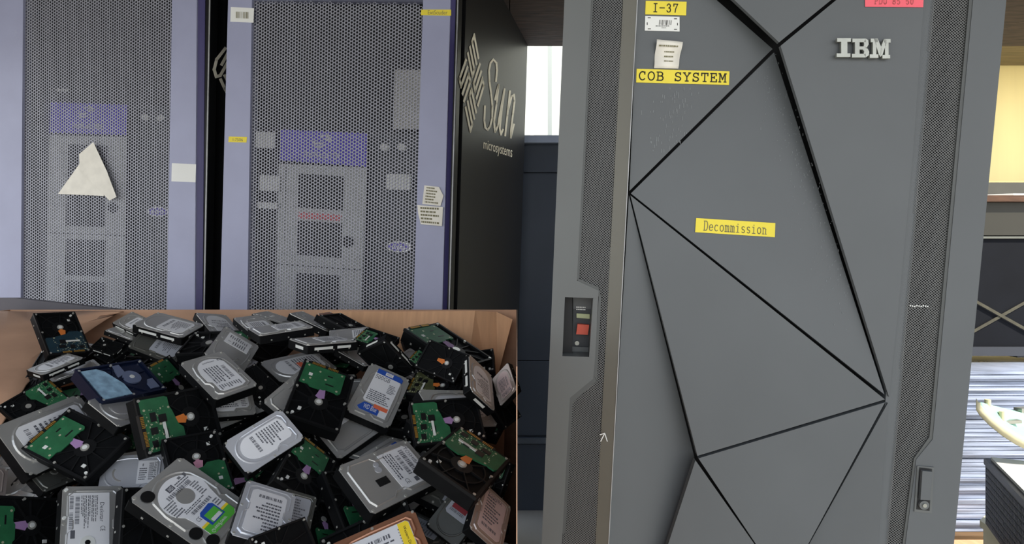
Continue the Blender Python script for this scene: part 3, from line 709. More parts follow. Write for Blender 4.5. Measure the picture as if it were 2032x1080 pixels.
o = mb.build('wooden_plank', mat('rust_plank', (88, 60, 42), .8, 0, .3, 12, bump=.4, stretch=(1, 8, 8))); tag(o, 'rusty brown wooden plank lying on the dark strapped cabinet', 'plank')
mb = MB(); mb.prism([(2.33, 3.0), (2.45, 2.955), (2.8, 2.97), (2.8, 3.12), (2.45, 3.1)], 1.6725, 1.684); tag(mb.build('paper_sheet', white), 'scrap of white paper on the rusty plank', 'paper')
# black mesh sided box with white top
M = Matrix.Translation((1.722, 2.2, .385)) @ Matrix.Rotation(math.atan2(-.90, -.44), 4, 'Z')
bx = empty('plastic_crate', M, 'black mesh sided box with white top standing on the white box at the right edge', 'box')
mb = MB(); mb.box(0, .52, 0, .4, 0, .215); mb.build('box_body', mat('black_mesh_plastic', (34, 37, 44), .5, 0, .6, 160, bump=.6, stretch=(1, 1, .3)), bx)
mb = MB(); mb.box(-.004, .524, -.004, .404, .215, .236); mb.build('box_rim', mat('black_rim', (30, 32, 38), .4), bx)
mb = MB(); mb.box(.01, .51, .014, .39, .236, .246); mb.build('box_top', mat('white_top', (206, 204, 196), .6), bx)
for k in range(26):
    pass
mb = MB()
for k in range(40):
    for j in range(9):
        mb.box(.012 + k * .0125, .012 + k * .0125 + .007, -.0015, 0.0, .012 + j * .0225, .012 + j * .0225 + .013)
o = mb.build('side_studs', mat('black_stud', (46, 50, 58), .45), bx); o['kind'] = 'stuff'
wb = empty('storage_box', Matrix.Translation((1.66, 1.72, 0)), 'cream white box under the black mesh sided box', 'box')
mb = MB(); mb.prism([(-.02, .02), (.07, .50), (.12, .54), (.5, .54), (.5, -.1)], 0, .36); mb.build('box_body', mat('cream_box', (200, 194, 168), .6), wb)
mb = MB(); mb.prism([(-.03, .01), (.065, .51), (.12, .555), (.51, .555), (.51, -.11)], .36, .384); mb.build('box_lid', mat('cream_box', (200, 194, 168), .6), wb)
cb = empty('cardboard_box', Matrix.Translation((1.86, 2.36, 0)), 'small brown cardboard box between the slate rack and the cream box', 'box')
mb = MB(); mb.box(-.2, .3, 0, .24, 0, .14); mb.build('box_body', card, cb)
mb = MB(); mb.box(-.205, .305, -.005, .245, .14, .146); mb.build('box_flap', card2, cb)
# mint plastic piece with cream rim and pegs
def Q(px, py, d_): return at(px, py, d_)
pc = empty('plastic_cover', Matrix.Translation(Q(2032, 880, 2.18)), 'mint green plastic cover with cream rim and pegs on top of the black box', 'plastic part')
Lm = pc.matrix_world.inverted()
cream = mat('cream_plastic', (198, 190, 156), .45, 0, .05); mint = mat('mint_plastic', (134, 178, 160), .5, 0, .05)
def poly3(name, pts, th, m, up=Vector((0, 0, 1))):
    v = [Lm @ p for p in pts]; n = len(v); v2 = [p - up * th for p in v]
    return mesh_obj(name, v + v2, [tuple(range(n)), tuple(range(n, 2 * n))[::-1]] + [(i, n + i, n + (i + 1) % n, (i + 1) % n) for i in range(n)], m, pc)
edge = [(1937, 806, 2.12), (1945, 818, 2.12), (1965, 838, 2.11), (1990, 858, 2.10), (2015, 874, 2.09), (2045, 889, 2.08), (2100, 910, 2.07)]
far = [(2100, 838, 2.4), (2045, 822, 2.36), (2000, 812, 2.28), (1960, 804, 2.18), (1944, 798, 2.13)]
poly3('cover_plate', [Q(a, b - 6, c) for a, b, c in edge] + [Q(a, b, c) for a, b, c in far], .008, mint)
for (a, b) in zip(edge, edge[1:]):
    pass
vs = []; fs = []
for a, b, c in edge:
    p = Lm @ Q(a, b, c)
    for dy, dz in ((-.004, .022), (.008, .026), (.012, .0), (.006, -.016), (-.006, -.012)): vs.append(p + Vector((dy * .7, dy, dz)))
for k in range(len(edge) - 1):
    for i in range(5): fs.append((5 * k + i, 5 * k + (i + 1) % 5, 5 * k + 5 + (i + 1) % 5, 5 * k + 5 + i))
fs += [(4, 3, 2, 1, 0), tuple(range(len(vs) - 5, len(vs)))]
mesh_obj('cover_rim', vs, fs, cream, pc, True)
for px_, py_, d_, r_, h_ in ((1960, 812, 2.16, .010, .034), (1988, 830, 2.15, .009, .024), (1942, 808, 2.12, .006, .016)):
    p = Lm @ Q(px_, py_, d_); mb = MB(); mb.cyl(p.x, p.y, r_, p.z - .01, p.z + h_, 14); mb.build('peg', cream, pc)
p = Lm @ Q(2000, 838, 2.16); mb = MB(); mb.bar((p.x - .02, p.y), (p.x + .05, p.y + .01), .018, p.z - .005, p.z + .006); mb.build('clip', mat('silver_clip', (170, 170, 160), .3, .7), pc)
p = Lm @ Q(2030, 816, 2.3); mb = MB(); mb.bar((p.x - .02, p.y), (p.x + .09, p.y + .03), .03, p.z - .005, p.z + .012); mb.build('clip', mat('silver_clip', (170, 170, 160), .3, .7), pc)

# ------------------------------------------------------------------ cardboard pallet box
BY0, BY1, ZR = .72, 1.80, 1.3 - .0625 * 1.80
box = empty('cardboard_pallet_box', Matrix.Translation((-.7, 1.25, 0)), 'large open brown cardboard box filled with hard drives', 'box')
T = Matrix.Translation((.7, -1.25, 0))
def bpart(name, vs, fs, m, parent=box):
    return mesh_obj(name, [T @ Vector(v) for v in vs], fs, m, parent)
def slab(name, x0, x1, y0, y1, z0, z1, m, parent=box):
    mb = MB(); mb.box(x0, x1, y0, y1, z0, z1); mb.v = [tuple(T @ Vector(v)) for v in mb.v]; return mb.build(name, m, parent)
XL = -1.50
slab('back_wall', XL, .0072 * BY1, BY1, BY1 + .006, 0, ZR, card)
# left wall with a gentle crinkle
vs = []; fs = []; nn = 12
for i in range(nn + 1):
    y = BY0 + (BY1 - BY0) * i / nn
    for j in range(7):
        z = ZR * j / 6; vs.append((XL + .012 * math.sin(i * 1.9 + j) * (1 if 0 < i < nn else 0) + (.02 * math.sin(j * 1.1) if 0 < i < nn else 0), y, z))
for i in range(nn):
    for j in range(6): a = i * 7 + j; fs.append((a, a + 7, a + 8, a + 1))
o = bpart('left_wall', vs, fs, card); sm = o.modifiers.new('s', 'SOLIDIFY'); sm.thickness = .006; sm.offset = 1
# right wall lies along the sight line of the box's right edge
mb = MB(); k_ = 10.5 / 1200
mb.prism([(k_ * BY0 - .0012, BY0), (k_ * BY0, BY0), (k_ * (BY1 + .006), BY1 + .006), (k_ * BY1 - .0012, BY1 + .006)], 0, ZR); mb.v = [tuple(T @ Vector(v)) for v in mb.v]; mb.build('right_wall', card, box)
slab('front_wall', XL, k_ * BY0, BY0 - .006, BY0, 0, .76, card)
slab('box_floor', XL, 0.004, BY0, BY1, .0, .012, card)
# cardboard sheet that carries the heap
bpart('inner_sheet', [(XL + .03, BY0 + .02, .62), (-.02, BY0 + .02, .62), (-.02, BY1 - .01, .93), (XL + .03, BY1 - .01, .93), (XL + .03, BY0 + .02, .61), (-.02, BY0 + .02, .61), (-.02, BY1 - .01, .92), (XL + .03, BY1 - .01, .92)],
      [(0, 1, 2, 3), (7, 6, 5, 4), (0, 4, 5, 1), (1, 5, 6, 2), (2, 6, 7, 3), (3, 7, 4, 0)], card)
# creased inner flaps hanging over the back wall
fl = [(640, 618, 1.775), (700, 618, 1.76), (800, 618, 1.77), (943, 617, 1.74), (985, 619, 1.765), (1017, 634, 1.75)]
fb_ = [(640, 700, 1.70), (700, 712, 1.70), (800, 712, 1.70), (930, 722, 1.66), (965, 735, 1.69), (988, 745, 1.70)]
vs = [tuple(at(*p)) for p in fl] + [tuple(at(*p)) for p in fb_]
o = bpart('inner_flap', vs, [(i, i + 6, i + 7, i + 1) for i in range(5)], card2); sm = o.modifiers.new('s', 'SOLIDIFY'); sm.thickness = .004
o['label'] = 'creased light brown flap'
fl = [(-60, 618, 1.79), (20, 617, 1.72), (58, 618, 1.76), (160, 617, 1.785), (250, 617, 1.78)]
fb_ = [(-90, 780, 1.38), (0, 850, 1.34), (60, 760, 1.46), (110, 700, 1.62), (190, 650, 1.72)]
vs = []
for a, b in zip(fl, fb_):
    A = at(*a); B = at(*b)
    for t in (0, .25, .5, .75, 1): vs.append(A.lerp(B, t) + Vector((0, -.012 * math.sin(t * 6 + a[0] * .03), .012 * math.sin(t * 3.1))))
o = bpart('side_flap', vs, [(i * 5 + j, i * 5 + j + 1, i * 5 + j + 6, i * 5 + j + 5) for i in range(4) for j in range(4)], card); sm = o.modifiers.new('s', 'SOLIDIFY'); sm.thickness = .004
for p in o.data.polygons: p.use_smooth = True
# grey board standing behind the box
a = at(-40, 591, 1.86); b = at(262, 616, 1.86)
mb = MB(); mb.add([(a.x, 1.84, 0), (b.x, 1.84, 0), (b.x, 1.84, b.z), (a.x + .12, 1.84, a.z), (a.x, 1.84, a.z), (a.x, 1.87, 0), (b.x, 1.87, 0), (b.x, 1.87, b.z), (a.x + .12, 1.87, a.z), (a.x, 1.87, a.z)],
                    [(0, 1, 2, 3, 4), (9, 8, 7, 6, 5), (0, 5, 6, 1), (1, 6, 7, 2), (2, 7, 8, 3), (3, 8, 9, 4), (4, 9, 5, 0)])
tag(mb.build('grey_board', mat('grey_board', (88, 86, 92), .7, 0, .1)), 'grey board standing on edge between the cardboard box and the left rack', 'board')

# ------------------------------------------------------------------ hard drives
LX, LY, LZ = .147, .1016, .026
cast = mat('black_casting', (13, 14, 15), .55, 0, .2, 60, bump=.05, spec=.4, ior=1.2)
castrib = mat('black_rib', (18, 19, 20), .45, 0, .2, ior=1.28)
metals = {'silver': mat('brushed_lid', (178, 178, 174), .36, .6, .07, 12), 'pale': mat('pale_lid', (200, 203, 208), .34, .5, .06, 12), 'dark': mat('dark_lid', (98, 99, 94), .38, .6, .1, 12),
          'copper': mat('copper_lid', (172, 122, 94), .36, .6, .08, 12), 'pink': mat('pinkish_lid', (176, 164, 156), .36, .6, .08, 12)}
ridge = mat('lid_ridge', (214, 214, 210), .25, .7, .05)
screwm = mat('screw_head', (196, 196, 188), .3, .6, .05)
greenb = mat('green_board', (34, 92, 58), .45, 0, .18, 60); boards = {'green': greenb, 'blue': mat('dark_teal_board', (24, 48, 58), .4, 0, .2, 60), 'olive': mat('olive_board', (70, 74, 46), .5, 0, .3, 60), 'sky': mat('blue_reflection_board', (150, 186, 208), .2, .3, .3, 60)}  # the sky board has a bluish reflection put into its colour
chip = mat('black_chip', (14, 15, 16), .4); gold = mat('gold_contact', (206, 160, 70), .3, .7); solder = mat('solder_pad', (176, 178, 150), .4, .3)
ribs = {'orange': mat('orange_flex', (208, 118, 52), .4, .1), 'lilac': mat('lilac_flex', (150, 118, 160), .5), 'pink': mat('pink_flex', (186, 132, 150), .5)}
label_w = mat('drive_label', (208, 209, 210), .5, 0, .03); label_g = mat('grey_drive_label', (150, 153, 158), .5, 0, .05); label_p = mat('pink_drive_label', (196, 174, 170), .5, 0, .05)
inkd = mat('drive_ink', (84, 86, 92), .6)
bluep = mat('blue_print', (34, 74, 158), .5); greenp = mat('green_print', (84, 172, 62), .5); yellowp = mat('yellow_print', (232, 204, 50), .5); orangep = mat('orange_print', (214, 104, 70), .5); redp = mat('red_print', (186, 52, 48), .5); maroon = mat('maroon_print', (120, 34, 40), .5)
bluerim = mat('blue_reflection_frame', (24, 34, 60), .22, .5, .2)  # bluish reflection put into the open drive's frame colour
greyin = mat('blue_grey_metal', (120, 132, 160), .3, .5, .1)
white_dot = mat('white_dot', (204, 206, 200), .5)

def mm(l): return [(a / 1000, b / 1000) for a, b in l]
def inset(pts, d_, c=None):
    cx = sum(p[0] for p in pts) / len(pts); cy = sum(p[1] for p in pts) / len(pts); out = []
    for x, y in pts:
        l = math.hypot(x - cx, y - cy); k = (l - d_) / l; out.append((cx + (x - cx) * k, cy + (y - cy) * k))
    return out
OUT_A = mm(arc(50, 51, 43, 43, 118, 242, 12) + [(56, 8), (92, 8), (98, 15), (112, 17), (124, 12), (134, 14), (139, 24), (139, 80), (131, 92), (104, 93), (98, 94), (92, 88), (80, 94), (56, 94)])
OUT_B = mm(arc(46, 51, 39, 42, 105, 255, 12) + [(58, 8), (82, 8), (90, 18), (100, 18), (106, 9), (132, 10), (139, 18), (139, 42), (133, 52), (139, 62), (139, 84), (132, 92), (70, 94)])
OUT_C = mm([(14, 8), (52, 8), (60, 15), (78, 15), (86, 8), (130, 8), (139, 17), (139, 82), (128, 94), (88, 94), (80, 86), (62, 86), (54, 94), (16, 94), (8, 84), (8, 20)])
BODY = mm([(2, 0), (145, 0), (147, 2), (147, 99.6), (145, 101.6), (2, 101.6), (0, 99.6), (0, 2)])
DM = {}
def dm(key, maker):
    if key not in DM: DM[key] = maker()
    return DM[key]
def m_body():
    mb = MB(); mb.prism(BODY, -.026, -.0042); return mb.mesh('casting', cast)
def m_cover(kind, metal):
    out = {'A': OUT_A, 'B': OUT_B, 'C': OUT_C}[kind]; mb = MB()
    cut = mm([(7, .6), (140, .6), (146.4, 6), (146.4, 95), (140, 101), (7, 101), (.6, 95), (.6, 6)]) if kind != 'B' else mm([(12, .6), (136, .6), (146.4, 10), (146.4, 92), (136, 101), (12, 101), (.6, 90), (.6, 12)])
    mb.prism(cut, -.0042, -.0020)
    return mb.mesh('cover_plate', metals[metal])
def m_ridge(kind, metal):
    out = {'A': OUT_A, 'B': OUT_B, 'C': OUT_C}[kind]; mb = MB()
    mb.profile([(out, -.0021), (inset(out, .0018), .0003), (inset(out, .0032), .0004), (inset(out, .0052), -.0006)])
    return mb.mesh('raised_cover', metals[metal])
def m_marks(kind, metal):
    """embossed spindle ring or crescent"""
    mb = MB()
    c = (.052, .051) if kind != 'C' else (.062, .051)
    r0, r1 = (.021, .0255) if kind == 'A' else ((.008, .0115) if kind == 'C' else (.012, .014))
    a0, a1 = (150, 262) if kind == 'A' else (0, 360)
    n = 18; pts = []
    for i in range(n):
        t0 = R(a0 + (a1 - a0) * i / n); t1 = R(a0 + (a1 - a0) * (i + 1) / n)
        mb.prism([(c[0] + r0 * math.cos(t0), c[1] + r0 * math.sin(t0)), (c[0] + r1 * math.cos(t0), c[1] + r1 * math.sin(t0)), (c[0] + r1 * math.cos(t1), c[1] + r1 * math.sin(t1)), (c[0] + r0 * math.cos(t1), c[1] + r0 * math.sin(t1))], -.0008, .0002)
    return mb.mesh('embossed_ring', ridge)
SC = mm([(5, 6), (142, 6), (142, 95.5), (5, 95.5), (70, 4.5), (74, 97)])
def m_screws(z):
    mb = MB()
    for x, y in SC: mb.cyl(x, y, .0026, -.003, z, 8)
    return mb.mesh('screws', screwm)
def m_sidetag(q_):
    mb = MB(); mb.box(*((.02, .072, -.0004, 0, -.017, -.010), (.085, .125, -.0004, 0, -.017, -.010), (-.0004, 0, .02, .06, -.018, -.010), (.147, .1474, .03, .07, -.018, -.010))[q_])
    return mb.mesh('side_tag', white_dot)
def m_sideholes():
    mb = MB()
    for x in (.03, .075, .12):
        for y in (-.0006, .1016): 
            mb.box(x - .0018, x + .0018, y, y + .0006, -.0205, -.017)
    return mb.mesh('side_screws', screwm)
LAB = {'std': mm([(58, 17), (120, 17), (131, 26), (131, 76), (124, 85), (62, 85), (56, 78), (56, 24)]),
       'big': mm(arc(52, 51, 34, 33, 110, 250, 8) + [(60, 16), (88, 16), (94, 24), (124, 24), (131, 30), (131, 72), (124, 84), (92, 84), (84, 84)]),
       'long': mm([(26, 16), (126, 16), (131, 22), (131, 80), (126, 85), (26, 85), (20, 78), (20, 24)]),
       'strip': mm([(84, 18), (130, 18), (130, 82), (84, 82)])}
def m_label(lab, m):
    mb = MB(); mb.prism(LAB[lab], -.001, .0002); return mb.mesh('label', m)
ZP = .00045
def m_print(lab, seed, word=None):
    mb = MB(); x0 = {'std': .062, 'big': .045, 'long': .028, 'strip': .088}[lab]; x1 = .127
    al = 'y' if seed % 2 else 'x'
    if al == 'y':
        if lab == 'strip': rowlines(mb, x0, x1, .022, .078, 6, ZP, seed, 'y')
        else:
            rowlines(mb, x0 + .018, x1 - .004, .026, .078, 9, ZP, seed, 'y'); barcode(mb, [(x0 + .004, .076), (x0 + .004, .030), (x0 + .012, .030), (x0 + .012, .076)][::1], 20, ZP, seed)
    else:
        rowlines(mb, x0, x1 - .02, .026, .062, 6, ZP, seed); barcode(mb, [(x0 + .006, .066), (x1 - .03, .066), (x1 - .03, .074), (x0 + .006, .074)], 20, ZP, seed)
        rowlines(mb, x1 - .017, x1, .026, .076, 9, ZP, seed + 3)
    if word: put_text(mb, word, [(x1 - .006, .078), (x1 - .006, .03), (x1 + .003, .03), (x1 + .003, .078)], ZP)
    return mb.mesh('label_print', inkd)
# underside
HUB = (.054, .051)
def m_tray():
    mb = MB(); mb.prism(BODY, -.026, -.0052)
    return mb.mesh('casting', cast)
def m_rimribs(kind):
    mb = MB(); w = .0045
    mb.box(0, LX, 0, w, -.0052, 0); mb.box(0, LX, LY - w, LY, -.0052, 0); mb.box(0, w, w, LY - w, -.0052, 0); mb.box(LX - .006, LX, w, LY - w, -.0052, -.001)
    n = 11 if kind == 'A' else 7
    for i in range(n):
        a = 2 * math.pi * i / n + .2; dx, dy = math.cos(a), math.sin(a)
        t = min([(.082 if dx > 0 else .054 - w) / abs(dx) - (0), (LY / 2 - w) / abs(dy) if abs(dy) > 1e-3 else 9])
        mb.bar((HUB[0] + .017 * dx, HUB[1] + .017 * dy), (HUB[0] + t * dx, HUB[1] + t * dy), .0022, -.0052, -.0022)
    if kind == 'B':
        for i in range(20):
            a0, a1 = R(40 + i * 14), R(54 + i * 14)
            mb.bar((HUB[0] + .040 * math.cos(a0), HUB[1] + .040 * math.sin(a0)), (HUB[0] + .040 * math.cos(a1), HUB[1] + .040 * math.sin(a1)), .002, -.0052, -.0026)
    mb.cyl(HUB[0], HUB[1], .0185, -.0052, -.0024, 26)
    return mb.mesh('ribs', castrib)
def m_hub():
    mb = MB(); mb.cyl(HUB[0], HUB[1], .0075, -.003, -.0004, 22); return mb.mesh('motor_hub', screwm)
def m_hubcap(m):
    mb = MB(); mb.cyl(HUB[0], HUB[1], .0045, -.0004, .0002, 20); return mb.mesh('hub_cap', m)
PCBA = mm([(86, 22), (90, 18), (141, 18), (141, 97), (88, 97), (88, 80), (84, 76), (84, 50), (88, 44), (88, 28), (86, 26)])
PCBB = mm([(96, 5), (142, 5), (142, 97), (78, 97), (72, 88), (72, 66), (80, 58), (86, 34), (90, 24), (90, 8)])
def m_board(kind, bm_):
    mb = MB(); mb.prism(PCBA if kind == 'A' else PCBB, -.0032, -.0006); return mb.mesh('circuit_board', boards[bm_])
def m_pads(comp):
    mb = MB()
    for x, y in ((.092, .026), (.136, .024), (.136, .09), (.093, .09), (.112, .052), (.128, .066), (.104, .080)): mb.cyl(x, y, .0022, -.0012, -.0002, 8)
    if comp:
        rr = random.Random(5)
        for i in range(70):
            x = rr.uniform(.095, .139); y = rr.uniform(.022, .095); s = rr.uniform(.0006, .0018); mb.box(x, x + s, y, y + s * rr.choice((.7, 2)), -.0012, .0002)
    return mb.mesh('solder_pads', solder)
def m_chips(comp):
    mb = MB()
    if comp:
        for x, y, w, h in ((.100, .036, .014, .014), (.118, .030, .010, .016), (.120, .056, .012, .012), (.102, .062, .008, .012), (.124, .078, .010, .012)): mb.box(x, x + w, y, y + h, -.0012, .0008)
    else:
        for x, y, w, h in ((.100, .034, .003, .016), (.122, .04, .003, .01)): mb.box(x, x + w, y, y + h, -.0012, -.0003)
    mb.box(.1405, .1475, .03, .088, -.007, .0006)
    return mb.mesh('chips', chip)
def m_contacts():
    mb = MB()
    for k in range(7): mb.box(.1405, .1462, .034 + k * .003, .0358 + k * .003, .0006, .0009)
    for k in range(11): mb.box(.1405, .1462, .060 + k * .0024, .0614 + k * .0024, .0006, .0009)
    return mb.mesh('gold_contacts', gold)
def m_boardtag(comp):
    mb = MB(); mb.box(*((.104, .109, .050, .084) if comp else (.110, .117, .078, .085)), -.0004, .0011 if comp else .0); return mb.mesh('board_sticker', white_dot)
def m_flex(kind):
    mb = MB()
    for dy in (-.0035, 0, .0035): mb.bar((HUB[0] + .006, HUB[1] + dy * .5), (.078, .051 + dy), .0024, -.0022, -.0012)
    mb.prism([(.066, .043), (.080, .045), (.088, .046), (.088, .056), (.080, .057), (.066, .060), (.062, .052)], -.0021, -.001)
    return mb.mesh('flex_cable', ribs[kind])
def m_casttag():
    mb = MB(); mb.box(.024, .031, .076, .082, -.0052, -.0030); mb.cyl(.012, .088, .0028, -.0052, -.001, 14); return mb.mesh('casting_sticker', white_dot)

count = {}
def hard_drive(kind, corner, e1, e2, s, o, label, group=None):
    e1 = Vector(e1).normalized(); e2 = Vector(e2); e2 = (e2 - e1 * e2.dot(e1)).normalized(); n = e1.cross(e2)
    M = Matrix((e1, e2, n)).transposed().to_4x4(); M.translation = Vector(corner); M = M @ Matrix.Scale(s, 4)
    root = empty('hard_drive', M, label, 'hard drive', group or 'hard drives in the cardboard box')
    sub = kind[3:]
    if kind.startswith('lid'):
        metal = o.get('metal', 'silver'); k = {'A': 'A', 'B': 'B', 'C': 'C', 'B2': 'B', 'C2': 'C', 'C3': 'C', 'G': 'A'}[sub]
        if sub in ('B2', 'G'): metal = 'silver'
        link('casting', dm('body', m_body), root); link('cover_plate', dm(('cv', k, metal), lambda: m_cover(k, metal)), root)
        link('raised_cover', dm(('rd', k, metal), lambda: m_ridge(k, metal)), root)
        link('screws', dm('scr', lambda: m_screws(-.0008)), root)['kind'] = 'stuff'
        link('side_screws', dm('sds', m_sideholes), root)['kind'] = 'stuff'
        if o.get('side'): [link('side_tag', dm(('stag', q_), lambda: m_sidetag(q_)), root) for q_ in range(4)]
        lab = o.get('lab', 'std')
        if sub in ('A', 'B', 'C'):
            if lab in ('none', 'strip') or (k == 'A' and lab == 'std'): link('embossed_ring', dm(('mk', k), lambda: m_marks(k, metal)), root)
            if lab != 'none':
                lm = {'dark': label_g, 'pink': label_p}.get(metal, label_w)
                l_ = link('label', dm(('lb', lab, lm.name), lambda: m_label(lab, lm)), root)
                if o.get('print') or o.get('word') or True:
                    sd_ = len(label) % 7
                    link('label_print', dm(('pr', lab, sd_, o.get('word')), lambda: m_print(lab, sd_, o.get('word'))), l_)
                def patch(name, x0, x1, y0, y1, m_, z=ZP):
                    mb = MB(); mb.box(x0, x1, y0, y1, .0001, z + .0001); return mb.build(name, m_, l_)
                if o.get('orange'): patch('orange_patch', .07, .084, .034, .06, orangep)
                if o.get('red') == 1: patch('red_patch', .06, .09, .026, .040, redp)
                if o.get('red') == 2: patch('red_patch', .075, .115, .03, .075, maroon)
                if o.get('blue'): patch('blue_patch', .112, .13, .018, .082, bluep)
                if o.get('yellow'):
                    mb = MB(); mb.prism(mm([(112, 17), (126, 17), (130, 22), (130, 80), (126, 84), (112, 84)]), .0001, .0006); y_ = mb.build('yellow_band', yellowp, l_)
                    mb = MB(); put_text(mb, 'Western Digital', [(.118, .076), (.118, .03), (.124, .03), (.124, .076)], .0008); mb.build('band_print', ink, y_)
                if o.get('swirl'):
                    mb = MB(); put_text(mb, 'Seagate', [(.026, .036), (.026, .064), (.032, .064), (.032, .036)], ZP)
                    strokes_to(mb, [arc(.029, .076, .0045, .0045, 30, 320, 10)], lambda x, y: (x, y), .0012, 0, ZP); mb.build('brand_print', inkd, l_)
        elif sub == 'B2':      # blue edged label, text across the short side
            l_ = link('label', dm('lw', lambda: (lambda b: (b.prism(mm([(16, 22), (100, 22), (104, 26), (104, 60), (112, 66), (130, 66), (130, 84), (20, 84), (16, 80)]), -.001, .0002), b.mesh('label', label_w))[1])(MB())), root)
            def Qy(x0, x1, y0, y1): return [(x1, y0), (x1, y1), (x0, y1), (x0, y0)]
            mb = MB(); mb.prism(mm([(12, 30), (14, 22), (20, 18), (36, 88), (26, 90), (12, 84)]) if False else mm([(9, 24), (22, 24), (24, 86), (14, 86), (9, 78)]), 0, .0005); mb.build('blue_band', bluep, l_)
            mb = MB(); mb.prism(mm([(108, 28), (124, 18), (129, 24), (129, 66), (120, 66), (112, 60), (108, 40)]), -.0008, .0006); mb.build('blue_band', bluep, l_)
            mb = MB(); mb.box(.104, .114, .05, .082, .0002, .0008); mb.build('orange_band', orangep, l_)
            mb = MB(); mb.box(.011, .020, .044, .062, .0005, .0008); mb.build('white_mark', label_w, l_)
            mb = MB(); put_text(mb, '500GB', Qy(.025, .037, .025, .060), ZP); put_text(mb, 'WDC', Qy(.0125, .0185, .046, .060), .0010)
            textlines(mb, Qy(.040, .066, .062, .083), 6, ZP, 3); textlines(mb, Qy(.070, .100, .026, .082), 6, ZP, 4)
            mb.build('label_print', inkd, l_)
            mb = MB(); put_text(mb, 'WD Blue', Qy(.112, .124, .030, .060), .0009); mb.build('band_print', label_w, l_)
        elif sub == 'C2':      # many barcodes, hub ring
            l_ = link('label', dm('ld', lambda: (lambda b: (b.prism(mm([(20, 25), (132, 25), (132, 92), (20, 92)]), -.001, .0002), b.mesh('label', label_w))[1])(MB())), root)
            mb = MB(); barcode(mb, [(.126, .084), (.100, .084), (.100, .090), (.126, .090)], 16, ZP, 3)
            barcode(mb, [(.094, .084), (.062, .084), (.062, .090), (.094, .090)], 18, ZP, 4); barcode(mb, [(.126, .074), (.070, .074), (.070, .081), (.126, .081)], 30, ZP, 6)
            put_text(mb, 'Deskstar', [(.112, .041), (.074, .041), (.074, .034), (.112, .034)], ZP); put_text(mb, 'CE', [(.066, .040), (.056, .040), (.056, .032), (.066, .032)], ZP)
            for y0 in (.044, .050, .056, .062, .067): textlines(mb, [(.128, y0), (.06, y0), (.06, y0 + .005), (.128, y0 + .005)], 2, ZP, int(y0 * 1000))
            mb.box(.045, .060, .080, .087, .0001, ZP)
            mb.build('label_print', inkd, l_)
            mb = MB(); mb.cyl(.036, .060, .012, -.001, .0012, 26); mb.build('hub_ring', white_dot, root)
            mb = MB(); mb.cyl(.036, .060, .0045, .0012, .0016, 18); mb.build('hub_screw', chip, root)
            mb = MB(); mb.cyl(.139, .096, .003, -.002, .0004, 12); mb.cyl(.085, .097, .003, -.002, .0002, 12); mb.build('white_dots', white_dot, root)
        elif sub == 'C3':      # white text label at the far end
            l_ = link('label', dm('lt', lambda: (lambda b: (b.prism(mm([(74, 14), (132, 14), (135, 20), (135, 86), (130, 90), (72, 90)]), -.001, .0002), b.mesh('label', label_w))[1])(MB())), root)
            Qd = lambda x0, x1, y0, y1: [(x0, y1), (x0, y0), (x1, y0), (x1, y1)]
            mb = MB(); put_text(mb, 'TOSHIBA', Qd(.125, .132, .044, .086), ZP); barcode(mb, Qd(.112, .121, .03, .084), 26, ZP, 3); barcode(mb, Qd(.100, .108, .034, .076), 22, ZP, 5)
            textlines(mb, Qd(.078, .097, .03, .086), 4, ZP, 8); put_text(mb, 'CE', Qd(.086, .094, .02, .03), ZP); mb.box(.104, .112, .018, .027, .0001, ZP)
            mb.build('label_print', inkd, l_)
            mb = MB(); mb.box(.04, .062, .036, .050, -.001, .0004); mb.build('black_tag', chip, root)
            mb = MB(); mb.cyl(.060, .076, .005, -.001, .0003, 16); mb.cyl(.058, .066, .0062, -.001, .0001, 16); mb.build('round_covers', metals['pale'], root)
        elif sub == 'G':       # round label with green and blue corner
            l_ = link('label', dm('lg', lambda: (lambda b: (b.prism(mm(arc(54, 51, 37, 37, 65, 292, 20) + [(78, 24), (92, 26), (122, 26), (126, 32), (126, 76), (122, 80), (92, 80), (82, 82)]), -.001, .0003), b.mesh('label', label_w))[1])(MB())), root)
            mb = MB(); mb.prism(mm([(108, 26), (122, 26), (126, 32), (126, 74), (120, 80), (108, 80)]), .0002, .0006); mb.build('green_band', greenp, l_)
            mb = MB(); mb.box(.105, .109, .026, .080, .0002, .0007); mb.build('yellow_line', yellowp, l_)
            b_ = MB(); b_.prism(mm([(88, 42), (92, 38), (114, 38), (114, 66), (90, 66), (86, 62)]), .0002, .0009); b_ = b_.build('blue_sticker', bluep, l_)
            mb = MB(); mb.box(.095, .112, .042, .064, .0009, .0011); mb.build('green_square', greenp, l_)
            mb = MB(); mb.box(.106, .112, .044, .062, .0011, .0012); mb.build('white_square', label_w, l_)
            mb = MB(); mb.cyl(.054, .051, .0135, .0002, .0005, 30); mb.build('grey_disc', metals['silver'], root)
            for x, y in ((.017, .017), (.130, .020), (.098, .0155) if False else (.105, .014)): 
                mb = MB(); mb.cyl(x, y, .0095, -.0005, .0012, 24); mb.build('round_dot', chip, root)
            Qd = lambda x0, x1, y0, y1: [(x0, y0), (x0, y1), (x1, y1), (x1, y0)]
            mb = MB(); mb.box(.026, .035, .040, .052, .0003, .0006)
            barcode(mb, Qd(.037, .044, .030, .076), 26, .0005, 3); textlines(mb, [(.024, .062), (.030, .062), (.030, .082), (.024, .082)], 2, .0005, 2)
            textlines(mb, Qd(.070, .076, .028, .074), 2, .0005, 4); barcode(mb, Qd(.078, .084, .034, .074), 24, .0005, 8); textlines(mb, Qd(.086, .100, .068, .082), 3, .0005, 5)
            textlines(mb, Qd(.028, .036, .054, .082), 2, .0005, 6); textlines(mb, Qd(.044, .070, .016, .036), 6, .0005, 6); textlines(mb, Qd(.044, .070, .068, .084), 6, .0005, 9)
